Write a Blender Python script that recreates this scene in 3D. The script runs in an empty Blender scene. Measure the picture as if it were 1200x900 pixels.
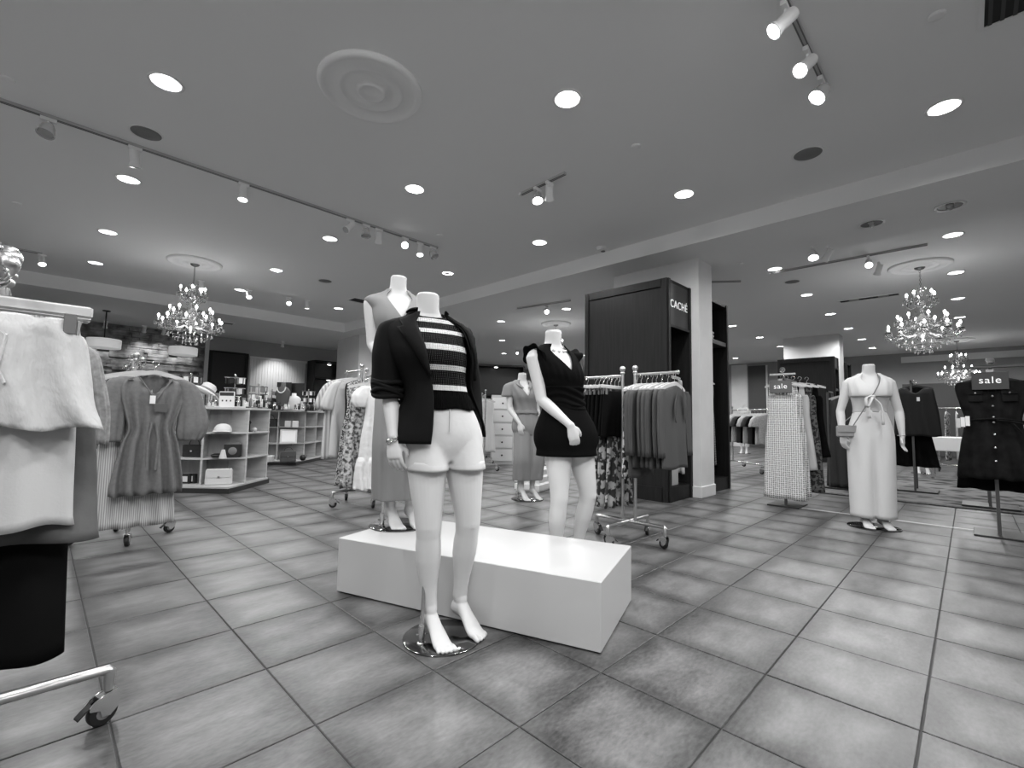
import bpy, bmesh, math, random
import numpy as np
from mathutils import Vector, Matrix, noise as mnoise
random.seed(7); np.random.seed(7)
SC = bpy.context.scene
COL = SC.collection
PI = math.pi

# ------------------------------------------------------------------ camera, world, exposure
CAM_F, CAM_YAW, CAM_PITCH, CAM_ROLL = 543.37, math.radians(44.533), math.radians(4.223), math.radians(1.0194)
def cam_axes():
    cp, sp = math.cos(CAM_PITCH), math.sin(CAM_PITCH)
    f = np.array([cp*math.cos(CAM_YAW), cp*math.sin(CAM_YAW), sp])
    r = np.cross(f, [0, 0, 1]); r /= np.linalg.norm(r); u = np.cross(r, f)
    c, s = math.cos(CAM_ROLL), math.sin(CAM_ROLL)
    return c*r+s*u, -s*r+c*u, f
CR, CU, CF = cam_axes()
cam_data = bpy.data.cameras.new('camera'); cam = bpy.data.objects.new('camera', cam_data); COL.objects.link(cam)
cam_data.sensor_fit = 'HORIZONTAL'; cam_data.sensor_width = 36; cam_data.lens = CAM_F/1200*36
cam_data.clip_start = .05; cam_data.clip_end = 200
m4 = Matrix([[CR[i], CU[i], -CF[i], (0, 0, 1.0)[i]] for i in range(3)]+[[0, 0, 0, 1]])
cam.matrix_world = m4
SC.camera = cam
w = bpy.data.worlds.new('world'); SC.world = w; w.use_nodes = True
w.node_tree.nodes['Background'].inputs[0].default_value = (.05, .05, .05, 1)
w.node_tree.nodes['Background'].inputs[1].default_value = 1
vs = SC.view_settings
vs.view_transform = 'Standard'; vs.look = 'None'; vs.gamma = 1; vs.use_curve_mapping = False
vs.exposure = -0.25
SC.cycles.use_denoising = True
SC.cycles.max_bounces = 8; SC.cycles.diffuse_bounces = 7; SC.cycles.glossy_bounces = 3
SC.cycles.transmission_bounces = 4; SC.cycles.transparent_max_bounces = 6
SC.cycles.sample_clamp_indirect = 4.0; SC.cycles.caustics_reflective = False; SC.cycles.caustics_refractive = False
DOWN_W, SPOT_W, BULB_W = 98.0, 60.0, 18.0      # watts of one downlight, one track spot, one chandelier
CEIL, SOFF = 3.43, 3.22                        # ceiling and dropped soffit heights

# pixel -> world: a pixel gives a direction, a known height or distance gives the point
def ray(x, y): return CF+CR*(x-600)/CAM_F+CU*(450-y)/CAM_F
def on_level(x, y, h=0.0):
    d = ray(x, y); return Vector(np.array([0, 0, 1.0])+d*((h-1)/d[2]))
def above(x, y, p):
    d = ray(x, y); t = math.hypot(p[0], p[1])/math.hypot(d[0], d[1]); return Vector(np.array([0, 0, 1.0])+d*t)

# ------------------------------------------------------------------ materials
def lin(g):
    g = g/255; return g/12.92 if g <= .04045 else ((g+.055)/1.055)**2.4
MATS = {}
def mat(name, g=128, rough=.6, metal=0.0, var=0.0, vscale=8.0, bump=0.0, bscale=60.0, emit=0.0, spec=.5, trans=0.0, stretch=(1, 1, 1), sheen=0.0, coat=0.0):
    if name in MATS: return MATS[name]
    m = bpy.data.materials.new(name); m.use_nodes = True; MATS[name] = m
    nt = m.node_tree; b = nt.nodes['Principled BSDF']
    v = lin(g); b.inputs['Base Color'].default_value = (v, v, v, 1)
    b.inputs['Roughness'].default_value = rough; b.inputs['Metallic'].default_value = metal
    b.inputs['Specular IOR Level'].default_value = spec
    b.inputs['Transmission Weight'].default_value = trans
    b.inputs['Sheen Weight'].default_value = sheen
    b.inputs['Coat Weight'].default_value = coat
    if emit:
        b.inputs['Emission Color'].default_value = (1, 1, 1, 1); b.inputs['Emission Strength'].default_value = emit
    tc = None
    if var or bump:
        tc = nt.nodes.new('ShaderNodeTexCoord'); mp = nt.nodes.new('ShaderNodeMapping'); mp.inputs['Scale'].default_value = stretch
        nt.links.new(tc.outputs['Object'], mp.inputs['Vector'])
    if var:
        n = nt.nodes.new('ShaderNodeTexNoise'); n.inputs['Scale'].default_value = vscale; n.inputs['Detail'].default_value = 5
        r = nt.nodes.new('ShaderNodeValToRGB')
        lo, hi = lin(max(0, g*(1-var))), lin(min(255, g*(1+var)))
        r.color_ramp.elements[0].position = .3; r.color_ramp.elements[1].position = .7
        r.color_ramp.elements[0].color = (lo, lo, lo, 1); r.color_ramp.elements[1].color = (hi, hi, hi, 1)
        nt.links.new(mp.outputs[0], n.inputs['Vector']); nt.links.new(n.outputs[0], r.inputs[0]); nt.links.new(r.outputs[0], b.inputs['Base Color'])
    if bump:
        n2 = nt.nodes.new('ShaderNodeTexNoise'); n2.inputs['Scale'].default_value = bscale; n2.inputs['Detail'].default_value = 3
        bp = nt.nodes.new('ShaderNodeBump'); bp.inputs['Strength'].default_value = bump; bp.inputs['Distance'].default_value = .01
        nt.links.new(mp.outputs[0], n2.inputs['Vector']); nt.links.new(n2.outputs[0], bp.inputs['Height']); nt.links.new(bp.outputs[0], b.inputs['Normal'])
    return m
def pattern(name, kind, g0, g1, scale, thresh=.5, rough=.75, soft=.02, rot=(0, 0, 0), stretch=(1, 1, 1), bump=0.0):
    """two-tone printed or woven cloth: noise blots, dots, stripes, checks"""
    if name in MATS: return MATS[name]
    m = mat(name, g0, rough); nt = m.node_tree; b = nt.nodes['Principled BSDF']
    tc = nt.nodes.new('ShaderNodeTexCoord'); mp = nt.nodes.new('ShaderNodeMapping')
    mp.inputs['Rotation'].default_value = rot; mp.inputs['Scale'].default_value = stretch
    nt.links.new(tc.outputs['Object'], mp.inputs['Vector'])
    if kind == 'blots':
        t = nt.nodes.new('ShaderNodeTexNoise'); t.inputs['Scale'].default_value = scale; t.inputs['Detail'].default_value = 2; o = t.outputs[0]
    elif kind == 'dots':
        t = nt.nodes.new('ShaderNodeTexVoronoi'); t.inputs['Scale'].default_value = scale; t.inputs['Randomness'].default_value = .15; o = t.outputs['Distance']
    elif kind == 'cells':
        t = nt.nodes.new('ShaderNodeTexVoronoi'); t.inputs['Scale'].default_value = scale; o = t.outputs['Distance']
    elif kind == 'check':
        t = nt.nodes.new('ShaderNodeTexChecker'); t.inputs['Scale'].default_value = scale; o = t.outputs['Fac']
    else:
        t = nt.nodes.new('ShaderNodeTexWave'); t.wave_type = 'BANDS'; t.bands_direction = kind.upper(); t.inputs['Scale'].default_value = scale; t.inputs['Distortion'].default_value = .4; o = t.outputs[1]
    nt.links.new(mp.outputs[0], t.inputs['Vector'])
    r = nt.nodes.new('ShaderNodeValToRGB'); e = r.color_ramp.elements
    e[0].position = thresh-soft; e[1].position = thresh+soft
    a, c = lin(g0), lin(g1); e[0].color = (a, a, a, 1); e[1].color = (c, c, c, 1)
    nt.links.new(o, r.inputs[0]); nt.links.new(r.outputs[0], b.inputs['Base Color'])
    if bump:
        bp = nt.nodes.new('ShaderNodeBump'); bp.inputs['Strength'].default_value = bump; bp.inputs['Distance'].default_value = .01
        nt.links.new(o, bp.inputs['Height']); nt.links.new(bp.outputs[0], b.inputs['Normal'])
    return m

# ------------------------------------------------------------------ mesh helpers
class MB:
    """collects the shapes of ONE part"""
    def __init__(s): s.v = []; s.f = []
    def add(s, v, f):
        o = len(s.v); s.v += [tuple(map(float, p)) for p in v]; s.f += [tuple(i+o for i in q) for q in f]; return s
    def box(s, c, d, rz=0.0, M=None):
        x, y, z = d[0]/2, d[1]/2, d[2]/2; ca, sa = math.cos(rz), math.sin(rz); P = []
        for k in (-z, z):
            for i, j in ((-x, -y), (x, -y), (x, y), (-x, y)):
                p = Vector((c[0]+i*ca-j*sa, c[1]+i*sa+j*ca, c[2]+k)); P.append(M @ p if M else p)
        return s.add(P, [(0, 3, 2, 1), (4, 5, 6, 7), (0, 1, 5, 4), (1, 2, 6, 5), (2, 3, 7, 6), (3, 0, 4, 7)])
    def cbox(s, c, d, b=.004, rz=0.0):
        """box with chamfered vertical and horizontal edges"""
        ca, sa = math.cos(rz), math.sin(rz); rings = []
        for z, t in ((-d[2]/2, b), (-d[2]/2+b, 0), (d[2]/2-b, 0), (d[2]/2, b)):
            x, y = d[0]/2-t, d[1]/2-t; r = []
            for i, j in ((-x+b, -y), (x-b, -y), (x, -y+b), (x, y-b), (x-b, y), (-x+b, y), (-x, y-b), (-x, -y+b)):
                r.append((c[0]+i*ca-j*sa, c[1]+i*sa+j*ca, c[2]+z))
            rings.append(r)
        return s.loft(rings)
    def loft(s, rings, cap=True, closed=True):
        n = len(rings[0]); v = [p for r in rings for p in r]; f = []
        for i in range(len(rings)-1):
            for j in range(n if closed else n-1):
                k = (j+1) % n; f.append((i*n+j, i*n+k, (i+1)*n+k, (i+1)*n+j))
        if cap and closed:
            f.append(tuple(range(n-1, -1, -1))); f.append(tuple((len(rings)-1)*n+j for j in range(n)))
        return s.add(v, f)
    def tube(s, pts, r, n=10, cap=True, flat=1.0):
        pts = [Vector(p) for p in pts]; R = r if hasattr(r, '__len__') else [r]*len(pts); rings = []; u = None
        for i, p in enumerate(pts):
            t = (pts[min(i+1, len(pts)-1)]-pts[max(i-1, 0)]).normalized()
            if u is None:
                u = Vector((0, 0, 1)).cross(t)
                if u.length < .1: u = Vector((1, 0, 0)).cross(t)
            u = (u-t*u.dot(t)).normalized(); w_ = t.cross(u)
            rings.append([p+(u*math.cos(2*PI*k/n)+w_*math.sin(2*PI*k/n)*flat)*R[i] for k in range(n)])
        return s.loft(rings, cap)
    def lathe(s, prof, c=(0, 0, 0), n=20, M=None, cap=True):
        rings = [[Vector((c[0]+r*math.cos(2*PI*k/n), c[1]+r*math.sin(2*PI*k/n), c[2]+z)) for k in range(n)] for r, z in prof]
        if M: rings = [[M @ p for p in r] for r in rings]
        return s.loft(rings, cap)
    def ball(s, c, r, n=12, sz=1.0):
        k = max(4, n//2); return s.lathe([(max(1e-4, r*math.sin(PI*i/k)), -r*sz*math.cos(PI*i/k)) for i in range(k+1)], c, n)
    def prism(s, poly, z0, z1): return s.loft([[(x, y, z0) for x, y in poly], [(x, y, z1) for x, y in poly]])
    def build(s, name, m, parent=None, smooth=False, bevel=0.0, loc=None, rz=0.0):
        me = bpy.data.meshes.new(name); me.from_pydata(s.v, [], s.f); me.update()
        if smooth:
            for p in me.polygons: p.use_smooth = True
            if smooth != 'all':
                try: me.set_sharp_from_angle(angle=math.radians(40))
                except Exception: pass
        return put(name, me, m, parent, loc, rz, bevel)
def put(name, me, m, parent=None, loc=None, rz=0.0, bevel=0.0):
    if m is not None and not me.materials: me.materials.append(m)
    o = bpy.data.objects.new(name, me); COL.objects.link(o)
    if parent is not None: o.parent = parent
    if loc is not None: o.location = loc
    if rz: o.rotation_euler = (0, 0, rz)
    if bevel:
        b = o.modifiers.new('bevel', 'BEVEL'); b.width = bevel; b.segments = 2; b.limit_method = 'ANGLE'
    return o
def tag(o, label, cat, group=None):
    o['label'] = label; o['category'] = cat
    if group: o['group'] = group
    return o
def thing(name, label, cat, loc=(0, 0, 0), rz=0.0, group=None):
    o = bpy.data.objects.new(name, None); COL.objects.link(o); o.empty_display_size = .05
    o.location = loc; o.rotation_euler = (0, 0, rz); return tag(o, label, cat, group)
def struct(o): o['kind'] = 'structure'; return o
def stuff(o): o['kind'] = 'stuff'; return o
def kids(o): return [c for c in COL.objects if c.parent == o]
def copy_tree(o, loc=None, rz=None, label=None, parent=None, group=None):
    c = o.copy(); COL.objects.link(c)
    if parent is not None: c.parent = parent
    if loc is not None: c.location = loc
    if rz is not None: c.rotation_euler = (0, 0, rz)
    if label: c['label'] = label
    if group: c['group'] = group
    for ch in o.children: copy_tree(ch, parent=c)
    return c
def mirror_u(pts): return [(-x, y, z) for x, y, z in pts]
def cr(ts, xs, t):
    """smooth (Catmull-Rom) interpolation of key values"""
    ts = list(ts)
    if t <= ts[0]: return np.array(xs[0], float)
    if t >= ts[-1]: return np.array(xs[-1], float)
    i = max(k for k in range(len(ts)-1) if ts[k] <= t)
    X = [np.array(x, float) for x in xs]; d = ts[i+1]-ts[i]; u = (t-ts[i])/d
    m0 = (X[i+1]-X[i-1])/(ts[i+1]-ts[i-1])*d if i > 0 else X[i+1]-X[i]
    m1 = (X[i+2]-X[i])/(ts[i+2]-ts[i])*d if i+2 < len(ts) else X[i+1]-X[i]
    return X[i]*(2*u**3-3*u**2+1)+m0*(u**3-2*u**2+u)+X[i+1]*(3*u**2-2*u**3)+m1*(u**3-u**2)
def aim(d):
    """rotation that turns -Z to direction d"""
    return Vector(d).normalized().to_track_quat('-Z', 'Y').to_euler()
def lamp(name, loc, d, watts, parent=None, ang=100, blend=1.0, rad=.06):
    L = bpy.data.lights.new(name, 'SPOT'); L.energy = watts; L.spot_size = math.radians(ang); L.spot_blend = blend; L.shadow_soft_size = rad
    o = bpy.data.objects.new(name, L); COL.objects.link(o); o.location = loc; o.rotation_euler = aim(d)
    if parent is not None: o.parent = parent
    return o

WALL = mat('wall_paint', 215, .7, var=.02, vscale=3)
CEILM = mat('ceiling_paint', 240, .85, bump=.05, bscale=200)
WHITE = mat('white_laminate', 236, .45)
CHROME = mat('chrome', 215, .18, 1.0)
STEEL = mat('brushed_steel', 190, .32, 1.0, bump=.02, bscale=300)
BLACK = mat('black_rubber', 22, .5)
DARKW = mat('dark_wood', 27, .5, spec=.22, var=.22, vscale=3, stretch=(14, 14, .7), bump=.05, bscale=20)
GLOW = mat('lamp_glow', 255, .5, emit=9.0)
SKIN = mat('mannequin_white', 206, .42, spec=.4)
# ================================================================== the setting
X0, X1, Y0, Y1 = -3.4, 20.4, -4.6, 15.5
TI, TJ, OX, OY = .46841, .46512, -.24404, 1.08083      # tile pitch and grout origin
# ---- floor: grout slab, each near tile a part
GROUT = mat('grout', 62, .8)
def tile_material():
    m = bpy.data.materials.new('floor_tile'); m.use_nodes = True; nt = m.node_tree; N = nt.nodes; L = nt.links; b = N['Principled BSDF']
    geo = N.new('ShaderNodeNewGeometry'); oi = N.new('ShaderNodeObjectInfo')
    mp = N.new('ShaderNodeMapping'); mp.inputs['Scale'].default_value = (1, 2.2, 1); L.new(geo.outputs['Position'], mp.inputs['Vector'])
    n1 = N.new('ShaderNodeTexNoise'); n1.inputs['Scale'].default_value = 2.6; n1.inputs['Detail'].default_value = 6; n1.inputs['Roughness'].default_value = .62
    n2 = N.new('ShaderNodeTexNoise'); n2.inputs['Scale'].default_value = 34; n2.inputs['Detail'].default_value = 6
    for n in (n1, n2): L.new(mp.outputs[0], n.inputs['Vector'])
    # the tile print darkens towards its edges: position inside the tile
    sx = N.new('ShaderNodeSeparateXYZ'); L.new(geo.outputs['Position'], sx.inputs[0])
    def wave(out, org, pitch):
        a = N.new('ShaderNodeMath'); a.operation = 'SUBTRACT'; a.inputs[1].default_value = org; L.new(out, a.inputs[0])
        d = N.new('ShaderNodeMath'); d.operation = 'DIVIDE'; d.inputs[1].default_value = pitch; L.new(a.outputs[0], d.inputs[0])
        f = N.new('ShaderNodeMath'); f.operation = 'FRACT'; L.new(d.outputs[0], f.inputs[0])
        c = N.new('ShaderNodeMath'); c.operation = 'SUBTRACT'; c.inputs[1].default_value = .5; L.new(f.outputs[0], c.inputs[0])
        s = N.new('ShaderNodeMath'); s.operation = 'ABSOLUTE'; L.new(c.outputs[0], s.inputs[0])
        return s.outputs[0]
    mx = N.new('ShaderNodeMath'); mx.operation = 'MAXIMUM'; L.new(wave(sx.outputs[0], OX, TI), mx.inputs[0]); L.new(wave(sx.outputs[1], OY, TJ), mx.inputs[1])
    er = N.new('ShaderNodeMapRange'); er.inputs['From Min'].default_value = .2; er.inputs['From Max'].default_value = .5; er.interpolation_type = 'SMOOTHSTEP'
    L.new(mx.outputs[0], er.inputs['Value'])
    em = N.new('ShaderNodeMath'); em.operation = 'MULTIPLY'; L.new(er.outputs[0], em.inputs[0]); L.new(n1.outputs[0], em.inputs[1])
    mixn = N.new('ShaderNodeMath'); mixn.operation = 'MULTIPLY_ADD'; mixn.inputs[1].default_value = .42; L.new(n2.outputs[0], mixn.inputs[0]); L.new(n1.outputs[0], mixn.inputs[2])
    sub = N.new('ShaderNodeMath'); sub.operation = 'MULTIPLY_ADD'; sub.inputs[1].default_value = -.52; L.new(em.outputs[0], sub.inputs[0]); L.new(mixn.outputs[0], sub.inputs[2])
    rnd = N.new('ShaderNodeMath'); rnd.operation = 'MULTIPLY_ADD'; rnd.inputs[1].default_value = .1; L.new(oi.outputs['Random'], rnd.inputs[0]); L.new(sub.outputs[0], rnd.inputs[2])
    r = N.new('ShaderNodeValToRGB'); L.new(rnd.outputs[0], r.inputs[0])
    e = r.color_ramp.elements; e[0].position = .40; e[1].position = .95
    a, c = lin(46), lin(124); e[0].color = (a, a, a, 1); e[1].color = (c, c, c, 1)
    L.new(r.outputs[0], b.inputs['Base Color'])
    rr = N.new('ShaderNodeMapRange'); rr.inputs['To Min'].default_value = .30; rr.inputs['To Max'].default_value = .52; L.new(n2.outputs[0], rr.inputs['Value']); L.new(rr.outputs[0], b.inputs['Roughness'])
    bp = N.new('ShaderNodeBump'); bp.inputs['Strength'].default_value = .12; bp.inputs['Distance'].default_value = .004
    L.new(n2.outputs[0], bp.inputs['Height']); L.new(bp.outputs[0], b.inputs['Normal'])
    return m
TILE = tile_material()
floor = struct(MB().box(((X0+X1)/2, (Y0+Y1)/2, -.054), (X1-X0, Y1-Y0, .1)).build('floor', GROUT))
def tile_mesh(w_, d_):
    b = MB(); t = .0025; rings = []
    for z, k in ((-.006, 0), (-.0015, 0), (0, t)):
        rings.append([(-w_/2+k, -d_/2+k, z), (w_/2-k, -d_/2+k, z), (w_/2-k, d_/2-k, z), (-w_/2+k, d_/2-k, z)])
    b.loft(rings); return b
GAP = .005
tb = tile_mesh(TI-GAP, TJ-GAP); tme = bpy.data.meshes.new('tile'); tme.from_pydata(tb.v, [], tb.f); tme.materials.append(TILE)
near, far = [], MB()
for i in range(int((X0-OX)/TI)+1, int((X1-OX)/TI)):
    for j in range(int((Y0-OY)/TJ)+1, int((Y1-OY)/TJ)):
        c = (OX+(i+.5)*TI, OY+(j+.5)*TJ)
        d = np.array([c[0], c[1], -1.0]); z = d@CF; px = 600+CAM_F*(d@CR)/z if z > .1 else -1e4; py = 450-CAM_F*(d@CU)/z if z > .1 else 1e4
        near.append(((0 if (z > .1 and -70 < px < 1270 and py < 960) else 100)+math.hypot(*c), c))
near.sort()
for k, (d, c) in enumerate(near):
    if k < 300: put('tile', tme, None, floor, (c[0], c[1], random.uniform(-.0006, .0006)))
    else: far.add([(x+c[0], y+c[1], z) for x, y, z in tb.v], tb.f)
stuff(far.build('tiles', TILE, floor))

# ---- ceiling with round holes for the recessed lamps
HOLE = .098
def ceiling_cells(x0, x1, y0, y1, xs, ys, z):
    b = MB(); n = 32
    bx = [x0]+[(xs[i]+xs[i+1])/2 for i in range(len(xs)-1)]+[x1]
    by = [y0]+[(ys[i]+ys[i+1])/2 for i in range(len(ys)-1)]+[y1]
    for i, cx in enumerate(xs):
        for j, cy in enumerate(ys):
            a0, a1, c0, c1 = bx[i], bx[i+1], by[j], by[j+1]; inn, out = [], []
            angs = sorted([2*PI*k/n for k in range(n)]+[math.atan2(yy-cy, xx-cx) % (2*PI) for xx in (a0, a1) for yy in (c0, c1)])
            for t in angs:
                ct, st = math.cos(t), math.sin(t); inn.append((cx+HOLE*ct, cy+HOLE*st, z))
                k = min((((a1 if ct > 0 else a0)-cx)/ct) if abs(ct) > 1e-9 else 1e9, (((c1 if st > 0 else c0)-cy)/st) if abs(st) > 1e-9 else 1e9)
                out.append((cx+k*ct, cy+k*st, z))
            b.loft([inn, out], cap=False)
    return b
XN, YN = [-1.55, .5, 2.66, 4.69], [-2.05, .04, 2.08, 4.13, 6.19, 8.25]
XF, YF = [8.0, 10.03, 12.13, 14.28, 16.35, 18.4], [-2.0, .05, 2.09, 4.16, 6.23, 8.3, 10.35, 12.4]
YC = [10.27]
ceiling = struct(ceiling_cells(X0, 5.6, Y0, 9.8, XN, YN, CEIL).build('ceiling', CEILM))
CE2 = CEIL+.03
ceiling_cells(X0, 5.6, 9.8, 11.85, XN[1:], YC, CE2).build('ceiling_panel', CEILM, ceiling)
MB().box(((X0+5.6)/2, 9.81, CEIL+.016), (5.6-X0, .02, .032)).build('ceiling_step', CEILM, ceiling)
ceiling_cells(6.95, X1, Y0, Y1, XF, YF, CEIL).build('ceiling_panel', CEILM, ceiling)
MB().box(((X0+X1)/2, (Y0+Y1)/2, CEIL+.32), (X1-X0, Y1-Y0, .04)).build('roof_slab', CEILM, ceiling)
struct(MB().box((6.275, (Y0+Y1)/2, (SOFF+CEIL+.3)/2), (1.35, Y1-Y0, CEIL+.3-SOFF)).build('ceiling_soffit', CEILM))
struct(MB().box(((X0+5.6)/2, (11.85+Y1)/2, (SOFF+CEIL+.3)/2), (5.6-X0, Y1-11.85, CEIL+.3-SOFF)).build('ceiling_soffit', CEILM))
# ---- walls
WG = mat('wall_paint_grey', 150, .75, var=.03, vscale=2)
struct(MB().box(((X0+X1)/2, Y1+.05, 1.72), (X1-X0, .1, 3.5)).build('wall_back', WG))
struct(MB().box((X1+.05, (Y0+Y1)/2, 1.72), (.1, Y1-Y0, 3.5)).build('wall_right', WG))
struct(MB().box((X0-.05, (Y0+Y1)/2, 1.72), (.1, Y1-Y0, 3.5)).build('wall_left', WALL))
struct(MB().box(((X0+X1)/2, Y0-.05, 1.72), (X1-X0, .1, 3.5)).build('wall_front', WALL))
# ---- columns
def column(name, x0, x1, y0, y1, top):
    c = struct(MB().box(((x0+x1)/2, (y0+y1)/2, top/2), (x1-x0, y1-y0, top)).build(name, WALL))
    MB().cbox(((x0+x1)/2, (y0+y1)/2, .075), (x1-x0+.03, y1-y0+.03, .15), .006).build('column_base', WALL, c); return c
column('column', 6.13, 6.58, 2.53, 3.85, SOFF)
column('column', 6.05, 6.58, 11.87, 13.2, SOFF)
column('column', 14.95, 15.5, 2.4, 3.73, CEIL)
column('column', 14.95, 15.5, 11.2, 12.5, CEIL)
# ---- back wall finishes: stacked stone, doorway, beadboard
STONE = mat('ledger_stone', 100, .6, var=.5, vscale=5, bump=.3, bscale=9)
bs = MB(); rs = random.Random(3); z = .02
while z < 3.2:
    h = rs.uniform(.05, .1); x = -2.2+rs.uniform(-.3, 0)
    while x < 3.18:
        l = rs.uniform(.18, .55); e = min(x+l, 3.2); dp = rs.uniform(.03, .1)
        bs.box(((x+e)/2, Y1-dp/2-.003, z+h/2), (e-x-.006, dp, h-.006)); x = e
    z += h
stone = MB().box((.5, Y1-.008, 1.6), (5.4, .01, 3.2)).build('wall_stone', STONE); struct(stone); stuff(bs.build('stones', STONE, stone))
d1 = struct(MB().box((3.83, Y1-.01, 1.38), (.86, .02, 2.74)).build('door_1', mat('door_dark', 22, .5)))
for x in (3.36, 4.30): MB().box((x, Y1-.03, 1.4), (.08, .06, 2.8)).build('door_frame', DARKW, d1)
MB().box((3.83, Y1-.03, 2.77), (.86, .06, .07)).build('door_frame', DARKW, d1)
tr = struct(MB().box((3.26, Y1-.02, 1.6), (.1, .04, 3.2)).build('trim_1', WALL))
bead = struct(MB().box((5.22, Y1-.008, 1.36), (1.66, .016, 2.7)).build('trim_2', WALL))
pm = MB().box((0, 0, 0), (.074, .02, 2.6)); pme = bpy.data.meshes.new('plank'); pme.from_pydata(pm.v, [], pm.f); pme.materials.append(WALL)
for k in range(20): put('plank', pme, None, bead, (4.45+k*.081, Y1-.025, 1.36))
MB().box((5.22, Y1-.03, 2.71), (1.7, .05, .06)).build('cap_rail', WALL, bead)
# far right wall finishes
d2 = struct(MB().box((X1-.01, 6.76, 1.7), (.02, .62, 3.38)).build('trim_3', WALL))
for zc, hh in ((2.6, 1.3), (1.0, 1.5)): MB().box((X1-.03, 6.76, zc), (.02, .48, hh)).build('panel', WALL, d2)
d3 = struct(MB().box((X1-.02, 6.05, 1.66), (.04, .7, 3.3)).build('door_2', mat('door_grey', 70, .5)))
MB().box((X1-.05, 5.7, 1.66), (.06, .06, 3.3)).build('door_frame', WALL, d3)
struct(MB().box((X1-.02, .25, 1.2), (.04, 2.6, 2.35)).build('trim_4', mat('grey_panel', 84, .6)))
struct(MB().box((X1-.03, -1.2, 3.2), (.05, 5.5, .2)).build('trim_5', WALL))

# ================================================================== ceiling fixtures
def downlight_parts(root):
    b = MB(); b.lathe([(HOLE-.004, .003), (HOLE+.012, -.001), (HOLE+.016, -.005), (HOLE+.008, -.009), (HOLE-.006, -.007), (HOLE-.008, .0)], n=28, cap=False).build('trim_ring', WHITE, root, 'all')
    r = MB(); r.lathe([(.092, -.002), (.086, .03), (.078, .075)], n=28)
    r.f = r.f[:-2]; r.build('reflector', mat('reflector', 235, .25, emit=.45), root, True)  # weak glow of its own stands in for lamp light on the reflector
    g = MB(); g.lathe([(.079, .075), (.079, .08)], n=28).build('lamp_lens', GLOW, root)
DL = []
def downlight(x, y, z, label='round recessed downlight glowing in the flat white ceiling', group='recessed ceiling downlights', pw=1.0):
    if DL: t = copy_tree(DL[0], (x, y, z), label=label, group=group)
    else:
        t = thing('downlight', label, 'downlight', (x, y, z), group=group); downlight_parts(t); DL.append(t)
    lamp('downlight_lamp', (x, y, z-.012), (0, 0, -1), DOWN_W*pw, ang=164, blend=.5, rad=.075)
for x in XN:
    for y in YN: downlight(x, y, CEIL, 'round recessed downlight glowing in the flat ceiling over the plinth aisle', 'downlights over the plinth aisle')
for x in XN[1:]: downlight(x, YC[0], CE2, 'round recessed downlight in the raised ceiling strip past the step', 'downlights past the ceiling step')
for x in XF:
    for y in YF:
        if y > -.5 and (x < 17 or y < 9): downlight(x, y, CEIL, 'round recessed downlight in the ceiling beyond the dropped soffit', 'downlights beyond the soffit')
# unlit eyeball lamps in the soffit
def eyeball(x, y, z):
    t = thing('eyeball_downlight', 'unlit twin-lamp recessed fitting with dark interior near the soffit edge', 'downlight', (x, y, z), group='unlit twin recessed fittings')
    MB().lathe([(.10, .0), (.125, -.003), (.122, -.009), (.1, -.006)], n=24, cap=False).build('trim_ring', WHITE, t, 'all')
    MB().lathe([(.1, -.002), (.1, .002)], n=24).build('dark_well', mat('dark_well', 40, .4), t)
    for s in (-1, 1): MB().ball((s*.045, 0, -.006), .032, 12, .7).build('bulb', mat('dim_glass', 170, .2), t, 'all')
eyeball(6.32, .68, SOFF-.001); eyeball(6.32, .05, SOFF-.001)
# medallions
def medallion(x, y, r, label):
    p = [(r, 0), (r, -.012), (r*.97, -.022), (r*.92, -.026), (r*.86, -.016), (r*.82, -.012), (r*.64, -.010), (r*.61, -.016), (r*.57, -.018), (r*.53, -.010), (r*.3, -.012), (r*.27, -.026), (r*.22, -.03), (r*.18, -.018), (.001, -.02)]
    b = MB(); b.lathe([(a, z*1.4) for a, z in p], n=48); return tag(b.build('ceiling_medallion', CEILM, None, 'all', loc=(x, y, CEIL)), label, 'medallion')
medallion(1.58, 3.08, .375, 'plain round plaster ceiling medallion with no chandelier, ribbed in rings')
medallion(1.62, 8.85, .38, 'round plaster medallion above the chandelier by the stone wall')
medallion(9.25, .44, .38, 'round plaster medallion above the large chandelier over the rug')
medallion(9.1, 7.42, .38, 'round plaster medallion above the mannequin in the black romper')
medallion(18.0, .15, .38, 'round plaster medallion above the smaller far chandelier')
# speakers, detectors, vents
GRL = mat('speaker_grille', 120, .6, bump=.3, bscale=900)
for (x, y, l) in ((.5, 5.03, 'round grey ceiling speaker beside the long spotlight track'), (4.71, .94, 'round grey ceiling speaker beside the short three-lamp track'), (3.49, 8.24, 'round grey ceiling speaker before the ceiling step'), (8.93, 2.07, 'round grey ceiling speaker beyond the dark wood wardrobe')):
    t = thing('ceiling_speaker', l, 'speaker', (x, y, CEIL))
    MB().lathe([(.11, 0), (.128, -.002), (.125, -.008), (.11, -.006)], n=28, cap=False).build('rim', WHITE, t, 'all')
    MB().lathe([(.11, 0), (.11, -.006), (.05, -.009), (.001, -.01)], n=28).build('grille', GRL, t, 'all')
k = 0
for (x, y) in ((3.56, 2.01), (-.32, 4.96), (-.34, 7.92), (3.6, 4.95), (4.69, 6.2), (3.58, .04), (6.75, 2.2)):
    zc = SOFF if 5.6 < x < 6.95 else CEIL
    b = MB(); b.lathe([(.042, 0), (.042, -.006), (.03, -.012), (.001, -.013)], n=18)
    tag(b.build('sprinkler_cover', CEILM, None, 'all', loc=(x, y, zc)), 'small flat round sprinkler cover plate on the ceiling', 'sprinkler', 'sprinkler cover plates')
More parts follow.
